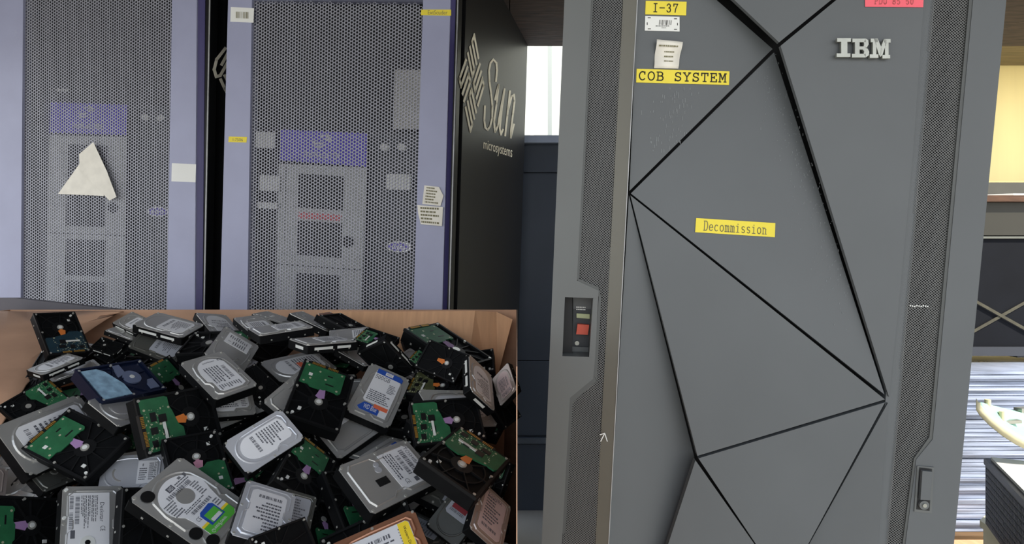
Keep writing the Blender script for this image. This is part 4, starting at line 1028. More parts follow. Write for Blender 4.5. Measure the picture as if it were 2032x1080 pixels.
            put_text(mb, 'CE', Qd(.090, .097, .030, .037), .0005)
            mb.build('label_print', inkd, l_)
            mb = MB(); put_text(mb, 'WD', [(.0275, .042), (.0275, .050), (.0335, .050), (.0335, .042)], .0007); put_text(mb, 'GreenPower', [(.118, .030), (.118, .062), (.124, .062), (.124, .030)], .0008); mb.build('label_lettering', label_w, l_)
    else:
        bd = o.get('board', 'green'); comp = o.get('comp', 0); rib = o.get('rib')
        if kind == 'pcbC':
            link('casting', dm('trayb', lambda: (lambda b: (b.prism(BODY, -.026, -.0052), b.mesh('casting', bluerim))[1])(MB())), root)
            rm = dm('rimb', lambda: m_rimribs('B').copy()); rm.materials.clear(); rm.materials.append(bluerim); link('ribs', rm, root)
            mb = MB(); mb.prism(mm([(8, 8), (70, 8), (70, 40), (52, 84), (40, 94), (8, 94)]), -.005, -.0015); mb.build('circuit_board', boards['sky'], root)
            mb = MB(); mb.cyl(.098, .055, .019, -.005, -.0012, 26); mb.prism(mm([(70, 60), (92, 70), (92, 96), (76, 96)]), -.005, -.0018); mb.prism(mm([(118, 12), (138, 12), (138, 40), (126, 40), (118, 28)]), -.005, -.0018); mb.build('metal_inserts', greyin, root)
            mb = MB(); mb.cyl(.098, .055, .005, -.0012, -.0002, 18); mb.build('motor_hub', white_dot, root)
            link('screws', dm('scr0', lambda: m_screws(.0006)), root)['kind'] = 'stuff'; return root
        k = 'B' if sub == 'B' else 'A'
        link('casting', dm('tray', m_tray), root); link('ribs', dm(('rr', k), lambda: m_rimribs(k)), root)
        link('motor_hub', dm('hub', m_hub), root)
        link('screws', dm('scr0', lambda: m_screws(.0006)), root)['kind'] = 'stuff'
        link('side_screws', dm('sds', m_sideholes), root)['kind'] = 'stuff'
        link('casting_sticker', dm('ctag', m_casttag), root)
        if o.get('side'): [link('side_tag', dm(('stag', q_), lambda: m_sidetag(q_)), root) for q_ in range(4)]
        if sub != '0':
            b_ = link('circuit_board', dm(('pcb', k, bd), lambda: m_board(k, bd)), root)
            link('solder_pads', dm(('pad', comp), lambda: m_pads(comp)), b_)['kind'] = 'stuff'
            link('chips', dm(('chip', comp), lambda: m_chips(comp)), b_); link('gold_contacts', dm('gold', m_contacts), b_)
            link('board_sticker', dm(('bt', comp), lambda: m_boardtag(comp)), b_)
        if rib or sub == 'A': link('flex_cable', dm(('flex', rib or 'lilac'), lambda: m_flex(rib or 'lilac')), root)
        if rib: link('hub_cap', dm('hc', lambda: m_hubcap(castrib if rib == 'pink' else white_dot)), root)
    return root

DRIVES = [
    ('pcb0', (-1.1245, 1.4338, 1.0181), (0.2015, 0.463, 0.8632), (-0.9384, 0.3439, 0.0346), 0.665, {}, 'black hard drive standing on edge against the left side of the box'),
    ('lidA', (-0.6566, 1.3121, 0.9503), (0.8509, 0.4136, 0.3238), (-0.4997, 0.4471, 0.7419), 0.834, {'print': 1}, 'silver drive corner poking out left of the bluish white drive'),
    ('pcb0', (-0.0691, 1.3423, 1.049), (0.5006, -0.1185, -0.8576), (0.4812, 0.8616, 0.1618), 0.747, {}, 'plain black drive under the pink-tinted drive at the right box side'),
    ('lidC', (-0.1431, 0.9812, 0.8222), (0.2845, 0.9573, 0.0515), (-0.911, 0.2533, 0.3254), 0.894, {'metal': 'dark', 'lab': 'strip'}, 'grey drive with a narrow paper strip right of the copper drive'),
    ('pcbB', (-0.7938, 1.3836, 1.0081), (-0.0778, -0.9816, 0.1743), (0.2193, -0.1874, -0.9575), 1.009, {'comp': 1}, 'black drive with crowded green board left of the orange ribbon drive'),
    ('lidA', (-0.7564, 1.1655, 1.0016), (0.1303, 0.991, 0.0292), (-0.8108, 0.0895, 0.5785), 0.844, {'lab': 'none'}, 'shiny silver drive lid directly below the blue-tinted drive'),
    ('pcb0', (-0.5283, 1.3888, 1.0339), (-0.7769, 0.1819, 0.6028), (-0.5582, -0.642, -0.5256), 0.613, {}, 'black drive in shadow right of the round-logo drive'),
    ('pcbA', (-0.3772, 1.09, 0.895), (0.4341, -0.7457, -0.5056), (0.6021, 0.6575, -0.4528), 0.745, {}, 'shadowed black drive with green board above the copper drive'),
    ('lidC', (-0.8762, 1.134, 0.887), (0.1933, 0.9809, 0.0217), (-0.735, 0.1301, 0.6655), 0.688, {'metal': 'dark', 'lab': 'none'}, 'dark olive metal drive lid left of the white barcode drive'),
    ('pcbB', (-0.1112, 1.4486, 1.0521), (-0.9853, 0.1571, 0.0674), (-0.1703, -0.8673, -0.4678), 0.835, {'comp': 1, 'board': 'olive', 'rib': 'orange'}, 'brownish drive with worn flex cables right of the blue label drive'),
    ('pcb0', (-1.0071, 1.508, 1.0703), (0.4691, 0.6863, 0.5558), (-0.882, 0.332, 0.3344), 0.573, {}, 'black drive plate with one rivet above the blue-tinted drive'),
    ('pcbA', (-0.1612, 1.472, 1.0768), (-0.8438, 0.1349, 0.5193), (-0.42, -0.7685, -0.4828), 0.521, {'comp': 1}, 'black drive with dull green board and slanted paper strip, right back'),
    ('pcbA', (-0.0292, 1.1364, 0.8603), (0.3484, 0.308, 0.8853), (-0.7966, 0.595, 0.1065), 0.553, {}, 'dark drive with green edge under the large orange ribbon drive'),
    ('lidC', (-1.042, 1.5462, 1.1519), (0.937, 0.007, -0.3494), (0.0499, 0.9869, 0.1536), 0.511, {'lab': 'none'}, 'flat silver drive at the back left under the tan-lit one'),
    ('lidA', (-1.0478, 1.5829, 1.1681), (0.9095, -0.2677, -0.318), (0.393, 0.803, 0.448), 0.585, {'side': 1}, 'silver drive with white end sticker at the back left'),
    ('pcb0', (-1.0578, 1.514, 1.1107), (0.9508, 0.0176, -0.3093), (0.1645, 0.8174, 0.5521), 0.424, {'side': 1}, 'black drive with two white edge strips in the back left corner'),
    ('lidC', (-0.7142, 1.6591, 1.1867), (0.9374, -0.2313, -0.2602), (0.2536, 0.9657, 0.0555), 0.653, {'lab': 'none'}, 'drive with dark side and pale lid at the very back centre'),
    ('lidA', (-0.6003, 1.6294, 1.1905), (0.9103, -0.09, -0.4039), (0.1007, 0.9949, 0.0054), 0.803, {'lab': 'strip'}, 'long pale drive sloping right in the back row, green board behind'),
    ('lidC', (-0.5224, 1.6194, 1.1899), (0.8808, -0.1136, -0.4597), (0.1268, 0.9919, -0.0023), 0.84, {'metal': 'copper', 'lab': 'none'}, 'reddish lidded drive sloping right in the back row'),
    ('pcb0', (-0.3693, 1.6029, 1.1466), (-0.8478, 0.3813, 0.3686), (-0.4126, -0.9109, -0.0068), 0.787, {}, 'black drive turned over against the back cardboard'),
    ('lidA', (-0.7238, 1.5685, 1.1823), (0.7103, -0.6254, -0.3229), (0.6777, 0.7316, 0.0738), 0.753, {'print': 1}, 'silver drive with white label at the back, right of the worn label one'),
    ('lidB', (-0.8649, 1.6502, 1.1913), (0.6881, -0.5835, -0.4313), (0.5924, 0.795, -0.1305), 0.873, {'print': 1, 'lab': 'big'}, 'silver drive with large worn label left of centre at the back'),
    ('lidA', (-0.4374, 1.4494, 1.1303), (0.9554, 0.286, 0.0738), (-0.2923, 0.8792, 0.3762), 0.656, {'print': 1, 'word': 'Seagate', 'lab': 'strip'}, 'grey drive with small white label behind the long side-lit drive'),
    ('pcbA', (-0.2729, 1.472, 1.1405), (-0.9319, 0.2413, 0.2706), (-0.3392, -0.8441, -0.4153), 0.611, {'comp': 1}, 'overturned drive with busy green board at the back right of centre'),
    ('pcbA', (-0.0484, 1.5808, 1.0738), (-0.779, 0.4547, 0.4318), (-0.52, -0.8532, -0.0395), 1.372, {}, 'open black drive leaning on the back cardboard with green board end'),
    ('pcb0', (-0.1021, 1.4262, 1.1039), (-0.8918, 0.3262, 0.3134), (-0.4293, -0.3923, -0.8135), 0.74, {'rib': 'orange'}, 'black drive frame with long orange flex leaning right'),
    ('lidB', (-0.0925, 1.3158, 1.123), (0.088, -0.8605, -0.5017), (0.5995, 0.448, -0.6632), 0.796, {'lab': 'big', 'print': 1, 'side': 1}, 'drive on its edge facing left with tilted white label at the right back'),
    ('lidA', (-0.0462, 1.379, 1.056), (0.2361, -0.787, -0.5699), (0.618, -0.331, 0.7131), 0.572, {'metal': 'pink', 'word': 'DELL', 'print': 1, 'lab': 'big'}, 'pink-tinted drive against the right side of the box'),  # pinkish reflection put into this lid's colour
    ('lidC', (-1.0746, 1.4129, 1.0434), (0.6797, 0.6709, 0.2966), (-0.7236, 0.6796, 0.121), 0.679, {'lab': 'none'}, 'thin silver drive end under the long white label drive'),
    ('lidB', (-1.0678, 1.375, 1.0664), (0.415, 0.8569, 0.3058), (-0.9097, 0.3958, 0.1254), 0.633, {'print': 1, 'lab': 'big', 'side': 1}, 'drive with long rounded white label in the left back'),
    ('pcbB', (-1.1809, 1.4908, 1.1986), (0.5805, -0.3711, -0.7248), (0.5244, 0.8514, -0.0159), 0.896, {'rib': 'orange', 'comp': 1, 'board': 'blue'}, 'black drive leaning upright in the left corner with orange ribbon'),
    ('lidC', (-0.9638, 1.5125, 1.1133), (0.9102, 0.1179, -0.3969), (0.1892, 0.7343, 0.6519), 0.826, {'metal': 'dark', 'print': 1}, 'shadowed silver drive with grey label under the thick pale drive'),
    ('pcbA', (-0.8036, 1.4415, 1.1043), (0.999, 0.0357, 0.0277), (-0.0438, 0.9154, 0.4002), 1.067, {}, 'black drive with bright green board behind the round-logo drive'),
    ('lidB', (-0.952, 1.5154, 1.1699), (0.9669, -0.0758, -0.2437), (0.1451, 0.9488, 0.2806), 0.916, {'print': 1, 'side': 1}, 'thick silver drive with pale lid highest in the back left'),
    ('lidC', (-0.5809, 1.3909, 1.1553), (0.7655, 0.6367, 0.093), (-0.6434, 0.7557, 0.1223), 0.881, {'print': 1, 'metal': 'silver'}, 'thick grey drive with pink print seen from its side at the back'),
    ('lidC', (-0.452, 1.3366, 1.1401), (0.6836, 0.7296, -0.0174), (-0.7263, 0.6824, 0.0822), 0.88, {'side': 1}, 'long drive seen from its grey side with barcode on its end'),
    ('lidA', (-0.608, 1.3627, 1.0675), (-0.0855, 0.922, 0.3775), (-0.7659, -0.3032, 0.567), 0.92, {'print': 1, 'lab': 'strip'}, 'bright silver drive with round emboss right of the round-logo drive'),
    ('pcbA', (-0.7502, 1.4806, 0.9989), (-0.6219, -0.1086, 0.7755), (-0.0557, -0.9817, -0.1822), 0.879, {}, 'shadowed drive with plain green board right of the blue-tinted drive'),
    ('lidA', (-0.4376, 1.5025, 1.1074), (0.866, -0.297, -0.4023), (0.3196, 0.9475, -0.0115), 0.621, {'lab': 'none'}, 'silver edged drive standing behind the blue label drive'),
    ('lidA', (-0.6447, 1.2511, 0.9969), (0.7245, 0.6848, -0.0789), (-0.409, 0.5191, 0.7505), 0.788, {'print': 1, 'lab': 'big'}, 'silver drive with label half under the round-logo drive'),
    ('lidB', (-0.5314, 1.3981, 1.0447), (0.6264, 0.7743, 0.0898), (-0.7404, 0.555, 0.3791), 1.051, {'print': 1, 'lab': 'big', 'orange': 1}, 'silver drive with white and orange rounded label, centre back'),
    ('pcb0', (-0.2316, 1.4498, 1.0586), (-0.5091, -0.4928, 0.7057), (-0.8606, 0.3042, -0.4084), 0.811, {'side': 1}, 'black drive with two white strips along its grey upper side'),
    ('lidA', (-0.1419, 1.203, 0.9904), (0.707, 0.6916, -0.1481), (-0.5101, 0.6436, 0.5705), 1.1, {'lab': 'big'}, 'silver drive showing an L-shaped edge behind the lilac ribbon drive'),
    ('pcbB', (-1.0705, 1.3219, 0.9589), (0.4081, 0.7954, 0.4481), (-0.7661, 0.0314, 0.6419), 0.725, {'comp': 1}, 'drive with busy green board and gold contacts at the left side'),
    ('lidC', (-0.2841, 1.329, 0.9546), (-0.703, 0.3439, 0.6225), (-0.6645, -0.6296, -0.4027), 1.116, {'print': 1, 'red': 1}, 'silver drive with red and white label under the blue label drive'),
    ('lidC', (-0.4361, 1.2329, 0.9762), (0.3956, 0.8062, 0.44), (-0.7744, 0.0351, 0.6318), 0.944, {'lab': 'none'}, 'plain grey drive lid left of the overturned green board drive'),
    ('lidA', (-0.7794, 1.1352, 0.885), (0.8774, 0.4709, -0.0914), (-0.2418, 0.5986, 0.7637), 0.726, {'word': 'Seagate', 'print': 1, 'metal': 'pale', 'lab': 'strip'}, 'pale drive with grey label band behind the barcode drive'),
    ('pcb0', (-0.0605, 1.2345, 0.9286), (-0.5347, 0.8377, 0.1114), (-0.7711, -0.5375, 0.3413), 1.065, {}, 'black drive beneath the lilac ribbon drive, lower right'),
    ('pcbB', (-0.0745, 1.266, 1.0392), (-0.9352, -0.3541, 0.0008), (0.2448, -0.648, -0.7212), 0.959, {'rib': 'lilac', 'comp': 1}, 'black drive with green board, lilac and orange ribbon at the right'),
    ('lidB', (-0.8898, 1.1176, 0.92), (0.2602, 0.9487, 0.1795), (-0.5997, 0.0131, 0.8001), 1.15, {'print': 1, 'lab': 'long'}, 'large silver drive with long barcode label at the left'),
    ('lidC', (-1.0167, 1.2227, 0.9042), (-0.6777, -0.6889, 0.2573), (0.4702, -0.6749, -0.5687), 0.724, {'metal': 'pink', 'lab': 'none'}, 'pinkish silver drive corner at the far left edge'),
    ('lidB', (-0.223, 1.144, 0.9044), (0.3447, 0.936, 0.0715), (-0.8668, 0.2882, 0.4069), 0.888, {'blue': 1, 'lab': 'strip'}, 'silver drive with blue and white label tip behind the narrow label drive'),
    ('pcbA', (-0.3414, 1.0583, 0.8839), (-0.0189, 0.9449, 0.3267), (-0.6971, -0.2467, 0.6732), 0.922, {'rib': 'lilac'}, 'shadowed black drive with green board and pink motor mark, lower centre'),
    ('pcbA', (-0.3462, 1.1049, 0.9363), (0.5073, -0.5518, -0.6619), (0.5451, 0.8004, -0.2494), 0.864, {}, 'shadowed black drive with square code sticker, lower centre'),
    ('lidC', (-0.3355, 0.9928, 0.8539), (-0.0524, 0.7732, 0.632), (-0.8098, -0.4032, 0.4262), 0.567, {'metal': 'dark', 'print': 1, 'lab': 'long'}, 'dark drive with grey printed label right of the folded tab drive'),
    ('lidC', (-0.2006, 1.1059, 0.9055), (0.9015, -0.2027, -0.3825), (0.3822, 0.7875, 0.4834), 0.888, {'metal': 'dark', 'lab': 'strip'}, 'greenish silver drive with blank label under the large orange ribbon drive'),
    ('lidB', (-0.0957, 1.033, 0.8285), (0.581, 0.5352, 0.6132), (-0.8138, 0.3925, 0.4285), 0.678, {'metal': 'dark', 'red': 2}, 'dark drive with dark red and white label at the lower right'),
    ('lidC', (-0.0169, 1.0049, 0.8284), (0.1526, 0.9096, 0.3863), (-0.6829, -0.1855, 0.7066), 0.748, {'metal': 'pink', 'print': 1, 'lab': 'long', 'word': 'TOSHIBA'}, 'drive with pinkish label in the lower right corner'),
    ('pcbB', (-0.0576, 0.9807, 0.9332), (0.3262, 0.9416, 0.0831), (-0.8373, 0.2469, 0.4879), 1.14, {'rib': 'orange', 'comp': 1}, 'large black drive with green board and orange ribbon at the right'),
    ('pcbB', (-0.6371, 1.2765, 1.0622), (-0.4235, -0.9058, 0.0096), (0.319, -0.159, -0.9343), 1.098, {'rib': 'orange', 'comp': 1}, 'large black drive with orange ribbon and green board, left of centre'),
    ('pcbB', (-0.6545, 1.1291, 0.9874), (0.5284, -0.5584, -0.6395), (0.7349, 0.678, 0.0151), 0.958, {'rib': 'pink'}, 'black drive with pink motor mark behind the green label drive'),
    ('lidA', (-0.7041, 1.2792, 1.1093), (0.7651, -0.4377, -0.4722), (0.5644, 0.8089, 0.1647), 0.95, {'print': 1, 'swirl': 1, 'lab': 'big'}, 'silver drive with tall white label and swirl logo, left of centre'),
    ('pcbC', (-0.8027, 1.1869, 1.0439), (0.3384, 0.941, 0.0099), (-0.744, 0.2611, 0.6151), 0.974, {'board': 'sky'}, 'blue-tinted shiny open drive frame at the left'),
    ('lidB', (-0.4606, 1.0537, 0.9459), (0.642, 0.6663, 0.3793), (-0.7104, 0.3307, 0.6213), 0.788, {'metal': 'pale', 'print': 1, 'lab': 'big'}, 'bluish white drive with folded label in the centre'),
    ('pcbA', (-0.7467, 1.1816, 0.9768), (-0.9192, 0.1606, 0.3596), (-0.3572, -0.7247, -0.5892), 1.004, {'rib': 'lilac'}, 'black drive with green board and lilac ribbon at the lower left'),
    ('pcbA', (-0.3464, 1.2138, 0.978), (-0.0345, 0.8542, 0.5188), (-0.8765, -0.2753, 0.3949), 1.135, {'rib': 'lilac'}, 'black drive with green board over radial ribs, centre'),
    ('lidB2', (-0.3294, 1.4105, 1.0913), (-0.1816, -0.7983, -0.5742), (0.8988, 0.1022, -0.4263), 1.014, {'wdblue': 1}, 'silver drive with blue edged white label, right of centre'),
    ('pcbA', (-0.8666, 1.1626, 0.8656), (-0.2867, -0.8838, 0.3697), (0.3229, -0.4525, -0.8313), 1.002, {'rib': 'lilac'}, 'black drive with green board at the bottom left corner'),
    ('lidC', (-0.4295, 0.9829, 0.9642), (0.1929, -0.9219, -0.336), (0.8437, 0.3307, -0.4229), 0.821, {'metal': 'pale', 'print': 1, 'lab': 'long'}, 'pale silver drive with folded tab right of the green label drive'),
    ('pcb0', (-0.3417, 0.8397, 0.869), (0.5473, 0.8366, -0.022), (-0.5036, 0.3502, 0.7898), 0.647, {}, 'black drive with screwed rim at the bottom edge right of the green label drive'),
    ('lidC2', (-0.6776, 1.0577, 0.7973), (-0.3814, 0.5788, 0.7208), (-0.639, -0.7285, 0.2469), 0.954, {'desk': 1}, 'silver drive with many barcodes and hub ring at the bottom left'),
    ('pcb0', (-0.685, 1.0658, 0.9202), (0.235, -0.4676, -0.8522), (0.5632, 0.7801, -0.2727), 0.937, {}, 'black drive with white dot beside the barcode drive at the bottom'),
    ('lidC3', (-0.2256, 0.9811, 0.907), (0.6167, 0.7827, 0.084), (-0.6737, 0.4695, 0.5707), 1.073, {'tosh': 1}, 'silver drive with white text label at its right end, lower right of centre'),
    ('pcb0', (-0.2804, 0.9334, 0.7953), (0.9105, 0.2253, 0.3468), (-0.392, 0.7377, 0.5497), 1.037, {}, 'black drive with white slot directly under the copper drive'),
    ('lidB', (-0.2514, 0.884, 0.8154), (0.8979, 0.3358, 0.2846), (-0.4372, 0.7548, 0.489), 1.0, {'metal': 'copper', 'yellow': 1, 'lab': 'long', 'print': 1}, 'copper coloured drive with yellow label at the bottom edge'),
    ('lidG', (-0.6176, 0.974, 0.9352), (0.815, 0.007, -0.5794), (0.2304, 0.9135, 0.3352), 1.131, {'green': 1}, 'silver drive with green and blue label and black round dots at the bottom'),
]
BURIED = [
    ('lidC', (-0.9139, 0.9795, 0.7401), (-0.8165, 0.5188, 0.2533), (-0.5768, -0.7519, -0.3193)),
    ('pcbA', (-0.9667, 0.9342, 0.7305), (0.9892, -0.0035, -0.1469), (0.0607, 0.9203, 0.3866)),
    ('pcbA', (-0.836, 0.8972, 0.7255), (0.7933, 0.6039, 0.077), (-0.6054, 0.7691, 0.2048)),
    ('pcbA', (-0.6078, 0.9399, 0.7276), (-0.4696, 0.7792, 0.4153), (-0.8741, -0.3441, -0.3427)),
    ('lidC', (-0.6322, 1.0599, 0.7709), (-0.4885, -0.7688, -0.4127), (0.8695, -0.4684, -0.1566)),
    ('pcb0', (-0.5908, 1.0163, 0.7632), (0.3606, -0.774, -0.5205), (0.9113, 0.4113, 0.0198)),
    ('lidC', (-0.4799, 0.9833, 0.7433), (0.7715, -0.513, -0.3764), (0.6316, 0.6887, 0.356)),
    ('pcb0', (-0.2343, 1.0056, 0.7481), (-0.9589, 0.2608, 0.1118), (-0.2835, -0.8945, -0.3457)),
    ('pcbA', (-0.3127, 0.942, 0.7028), (0.9862, -0.0892, 0.1391), (0.017, 0.892, 0.4517)),
    ('lidC', (-0.1905, 0.9134, 0.7014), (0.9269, 0.3696, 0.0644), (-0.3497, 0.7889, 0.5053)),
    ('pcbA', (-0.1066, 1.0506, 0.7584), (0.0004, -0.9457, -0.3251), (0.9977, -0.0215, 0.0638)),
    ('pcb0', (-1.0075, 0.9975, 0.7448), (0.1669, 0.8289, 0.5339), (-0.9859, 0.1324, 0.1026)),
    ('pcb0', (-0.8735, 1.0136, 0.74), (-0.2289, 0.8721, 0.4325), (-0.9674, -0.2534, -0.001)),
    ('pcbA', (-0.8337, 1.1355, 0.8067), (-0.1184, -0.8935, -0.4332), (0.9927, -0.097, -0.0713)),
    ('pcb0', (-0.7048, 1.1391, 0.8345), (-0.6782, -0.6589, -0.3253), (0.7216, -0.5133, -0.4646)),
    ('pcb0', (-0.5298, 1.089, 0.7889), (-0.9419, 0.2782, 0.188), (-0.3267, -0.8885, -0.3223)),
    ('pcbA', (-0.5659, 0.9983, 0.7766), (0.9586, 0.2839, -0.0208), (-0.2646, 0.9157, 0.3026)),
    ('pcb0', (-0.282, 1.0853, 0.7769), (-0.927, 0.3443, 0.1486), (-0.3675, -0.9131, -0.1767)),
    ('pcb0', (-0.3101, 0.9869, 0.747), (0.5286, 0.7384, 0.4187), (-0.8484, 0.4763, 0.231)),
    ('pcbA', (-0.1103, 1.0268, 0.7448), (-0.3764, 0.8141, 0.4422), (-0.901, -0.4328, 0.0299)),
    ('lidC', (-0.1572, 1.0276, 0.7573), (0.9936, -0.1028, 0.0469), (0.0728, 0.9, 0.4299)),
    ('pcb0', (-1.1713, 1.2308, 0.8636), (-0.6186, -0.6977, -0.3613), (0.7822, -0.5903, -0.1994)),
    ('pcbA', (-1.03, 1.0794, 0.8016), (0.0613, 0.9278, 0.368), (-0.9979, 0.0485, 0.0438)),
    ('lidC', (-1.0389, 1.1475, 0.8031), (0.8869, -0.4608, 0.0332), (0.356, 0.7273, 0.5868)),
    ('lidC', (-0.8835, 1.1625, 0.8287), (0.7294, -0.6101, -0.3094), (0.684, 0.6461, 0.3387)),
    ('pcbA', (-0.8183, 1.1541, 0.8549), (0.6985, -0.5143, -0.4976), (0.688, 0.674, 0.2691)),
    ('pcb0', (-0.6966, 1.1511, 0.8221), (0.8289, -0.5381, -0.153), (0.5571, 0.7693, 0.3127)),
    ('pcb0', (-0.4267, 1.093, 0.7731), (0.0161, 0.851, 0.525), (-0.9713, -0.1113, 0.2102)),
    ('lidA', (-0.3307, 1.2318, 0.8598), (-0.7228, -0.6584, -0.2098), (0.6896, -0.668, -0.2797)),
    ('lidC', (-0.2794, 1.2309, 0.8535), (-0.5505, -0.7742, -0.3124), (0.8322, -0.4792, -0.279)),
    ('pcb0', (-0.2273, 1.1357, 0.8145), (0.9131, -0.3679, -0.1758), (0.4077, 0.8258, 0.3896)),
    ('pcb0', (-0.1226, 1.0798, 0.7734), (0.8116, 0.5129, 0.2797), (-0.5801, 0.6511, 0.4895)),
    ('lidA', (-1.1594, 1.1603, 0.8222), (0.317, 0.8138, 0.4871), (-0.9472, 0.2975, 0.1194)),
    ('lidA', (-0.983, 1.2903, 0.8962), (-0.9886, -0.1463, -0.0364), (0.1476, -0.8907, -0.43)),
    ('pcb0', (-0.9143, 1.1719, 0.8374), (-0.0456, 0.8873, 0.4589), (-0.9989, -0.0428, -0.0164)),
    ('pcb0', (-0.876, 1.1861, 0.847), (0.9929, 0.1044, -0.0564), (-0.0547, 0.8247, 0.5629)),
    ('lidC', (-0.6518, 1.1588, 0.8317), (0.3509, 0.8548, 0.3825), (-0.9295, 0.2685, 0.2528)),
    ('pcbA', (-0.6039, 1.166, 0.8421), (0.902, 0.426, 0.0705), (-0.3967, 0.7532, 0.5247)),
    ('pcb0', (-0.5435, 1.2534, 0.8832), (0.6692, -0.6553, -0.3503), (0.7431, 0.5946, 0.307)),
    ('pcbA', (-0.2493, 1.2758, 0.8687), (-0.9853, 0.0797, 0.1508), (-0.1272, -0.9327, -0.3376)),
    ('lidA', (-0.1965, 1.1551, 0.8392), (0.6008, 0.6911, 0.4016), (-0.7923, 0.5815, 0.1846)),
    ('pcb0', (-0.0796, 1.1565, 0.8399), (0.5244, 0.7432, 0.4155), (-0.8507, 0.4773, 0.22)),
    ('pcbA', (-1.3624, 1.2447, 0.8989), (0.8948, 0.4346, 0.1021), (-0.4464, 0.8674, 0.2198)),
    ('pcbA', (-1.308, 1.3359, 0.9348), (0.6848, -0.6446, -0.34), (0.7277, 0.6296, 0.2722)),
    ('lidA', (-1.1411, 1.3728, 0.921), (0.338, -0.8456, -0.4132), (0.9122, 0.1863, 0.365)),
    ('pcbA', (-0.8393, 1.3437, 0.9103), (-0.9285, 0.2943, 0.2265), (-0.3466, -0.9058, -0.2436)),
    ('lidA', (-0.6963, 1.3322, 0.9407), (-0.928, 0.3652, 0.0741), (-0.3489, -0.7815, -0.5172)),
    ('lidA', (-0.6177, 1.3063, 0.9111), (-0.7467, 0.6167, 0.249), (-0.6584, -0.6324, -0.4081)),
    ('pcbA', (-0.5161, 1.3978, 0.9665), (-0.6751, -0.6735, -0.301), (0.7329, -0.5659, -0.3776)),
    ('pcb0', (-0.4995, 1.2582, 0.9135), (0.9521, 0.2354, -0.1951), (-0.1304, 0.8898, 0.4374)),
    ('lidC', (-0.3592, 1.2917, 0.9089), (0.9562, -0.2367, -0.1722), (0.2791, 0.9145, 0.293)),
    ('pcb0', (-0.2006, 1.2499, 0.878), (0.8848, 0.466, -0.0025), (-0.3759, 0.7169, 0.5872)),
    ('lidC', (-1.3102, 1.479, 0.9985), (-0.7895, -0.5503, -0.2718), (0.6119, -0.6721, -0.417)),
    ('pcbA', (-1.1086, 1.4481, 0.9821), (-0.9979, 0.0503, 0.041), (-0.0614, -0.9367, -0.3446)),
    ('pcbA', (-0.9872, 1.4317, 0.9743), (-0.9648, 0.1993, 0.1716), (-0.2594, -0.8276, -0.4977)),
    ('lidA', (-1.0199, 1.3511, 0.9503), (0.995, 0.094, -0.0326), (-0.0781, 0.9407, 0.3301)),
    ('pcb0', (-0.8735, 1.382, 0.9485), (0.9614, -0.261, -0.0866), (0.2708, 0.844, 0.463)),
    ('pcb0', (-0.6487, 1.4885, 0.9807), (-0.6765, -0.6738, -0.2971), (0.7255, -0.6791, -0.1119)),
    ('pcb0', (-0.4946, 1.4849, 1.0011), (-0.6313, -0.6571, -0.4119), (0.7595, -0.6314, -0.1567)),
    ('lidA', (-0.3375, 1.3584, 0.9391), (-0.3066, 0.8402, 0.4472), (-0.9496, -0.3024, -0.083)),
    ('pcb0', (-0.3155, 1.3763, 0.951), (0.9699, -0.2341, -0.0669), (0.2432, 0.9184, 0.312)),
    ('pcbA', (-0.1736, 1.3784, 0.9645), (0.9519, -0.2404, -0.1902), (0.2953, 0.8854, 0.359)),
    ('pcbA', (-1.257, 1.4134, 0.969), (0.7265, 0.603, 0.3295), (-0.6871, 0.6458, 0.333)),
    ('pcbA', (-0.9956, 1.5509, 1.0373), (-0.9531, -0.238, -0.1868), (0.2949, -0.8688, -0.3978)),
    ('lidC', (-0.9199, 1.412, 0.9741), (0.5605, 0.7424, 0.367), (-0.8258, 0.468, 0.3146)),
    ('pcb0', (-0.6807, 1.4916, 1.0109), (-0.8328, 0.4987, 0.2404), (-0.5532, -0.7657, -0.3282)),
    ('pcb0', (-0.5689, 1.4461, 0.9803), (-0.365, 0.82, 0.4409), (-0.9309, -0.3275, -0.1615)),
    ('lidA', (-0.4084, 1.4197, 0.9709), (0.0629, 0.8791, 0.4724), (-0.9905, 0.1131, -0.0787)),
    ('lidC', (-0.4306, 1.4539, 0.969), (0.9978, -0.0543, 0.0387), (0.0205, 0.8018, 0.5972)),
    ('pcbA', (-0.135, 1.5497, 1.0324), (-0.9829, -0.184, -0.0105), (0.1766, -0.924, -0.3392)),
    ('pcb0', (-0.1794, 1.4906, 1.003), (0.8296, -0.5083, -0.2311), (0.5578, 0.7352, 0.3851)),
    ('pcbA', (-1.2589, 1.5344, 1.0164), (-0.336, 0.7911, 0.5111), (-0.9337, -0.351, -0.0705)),
    ('pcb0', (-1.1359, 1.5034, 1.0323), (0.0866, 0.9141, 0.3961), (-0.996, 0.0884, 0.0137)),
    ('pcb0', (-1.1174, 1.5354, 1.0331), (0.9968, -0.0804, -0.0034), (0.0749, 0.9109, 0.4058)),
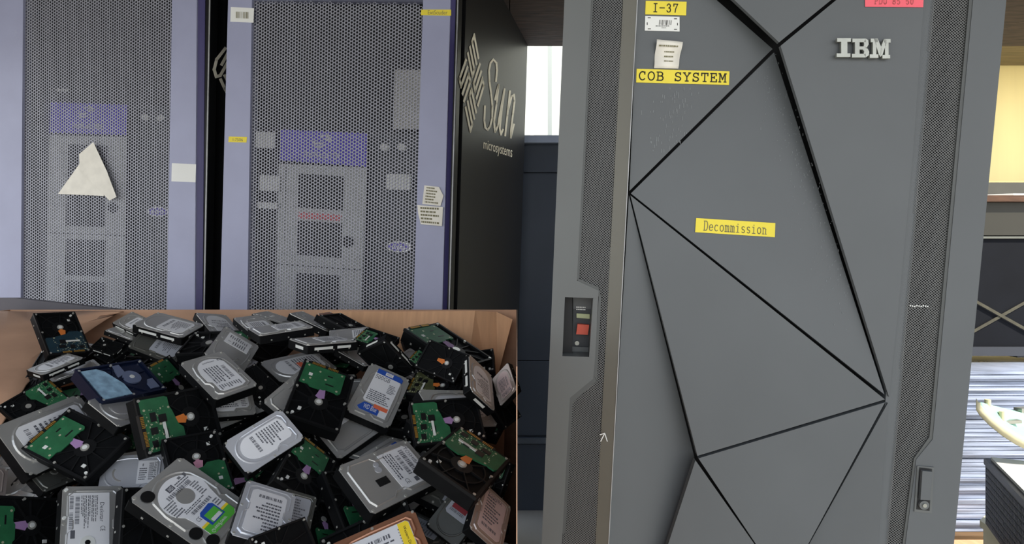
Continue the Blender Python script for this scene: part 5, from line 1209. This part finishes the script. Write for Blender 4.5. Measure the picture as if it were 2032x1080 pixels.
    ('pcb0', (-0.8597, 1.6511, 1.0834), (-0.8374, -0.5072, -0.2038), (0.5466, -0.777, -0.3124)),
    ('lidA', (-0.7629, 1.4919, 1.0221), (0.6606, 0.6966, 0.2799), (-0.7489, 0.6375, 0.1809)),
    ('pcb0', (-0.5185, 1.4961, 1.0494), (0.1436, 0.9714, 0.1892), (-0.9885, 0.1501, -0.0203)),
    ('pcbA', (-0.4368, 1.4949, 1.0268), (0.2391, 0.9337, 0.2666), (-0.971, 0.2297, 0.0667)),
    ('lidC', (-0.1607, 1.5704, 1.0579), (-0.8, 0.5447, 0.2516), (-0.5995, -0.7088, -0.3718)),
    ('pcbA', (-0.0503, 1.6191, 1.0957), (-0.9873, 0.0117, -0.1584), (0.0587, -0.8999, -0.4321)),
    ('lidC', (-1.3143, 1.6453, 1.0843), (0.9144, -0.3968, -0.0801), (0.4033, 0.8765, 0.2628)),
    ('pcbA', (-0.8978, 1.6669, 1.0946), (-0.8734, 0.424, 0.2396), (-0.487, -0.7605, -0.4295)),
    ('pcb0', (-0.8025, 1.5927, 1.0975), (-0.1003, 0.9724, 0.2106), (-0.9928, -0.084, -0.085)),
    ('pcb0', (-0.774, 1.6405, 1.0935), (0.9381, -0.2744, -0.2114), (0.3451, 0.7941, 0.5003)),
    ('pcbA', (-0.4621, 1.5893, 1.0639), (0.1775, 0.8171, 0.5486), (-0.9773, 0.2119, 0.0005)),
    ('pcb0', (-0.3903, 1.5809, 1.0633), (0.3439, 0.886, 0.311), (-0.9312, 0.2793, 0.2341)),
    ('pcb0', (-0.1657, 1.6124, 1.0763), (-0.3853, 0.8338, 0.3953), (-0.9104, -0.2735, -0.3104)),
]

for k_, c_, e1_, e2_, s_, o_, l_ in DRIVES: hard_drive(k_, c_, e1_, e2_, s_, o_, l_)
for k_, c_, e1_, e2_ in BURIED:
    hard_drive(k_, c_, e1_, e2_, 1.0, {'lab': 'none'} if k_.startswith('lid') else {}, 'hard drive buried below the others, glimpsed in the dark gaps of the heap', 'buried hard drives')
bpy.context.view_layer.update()
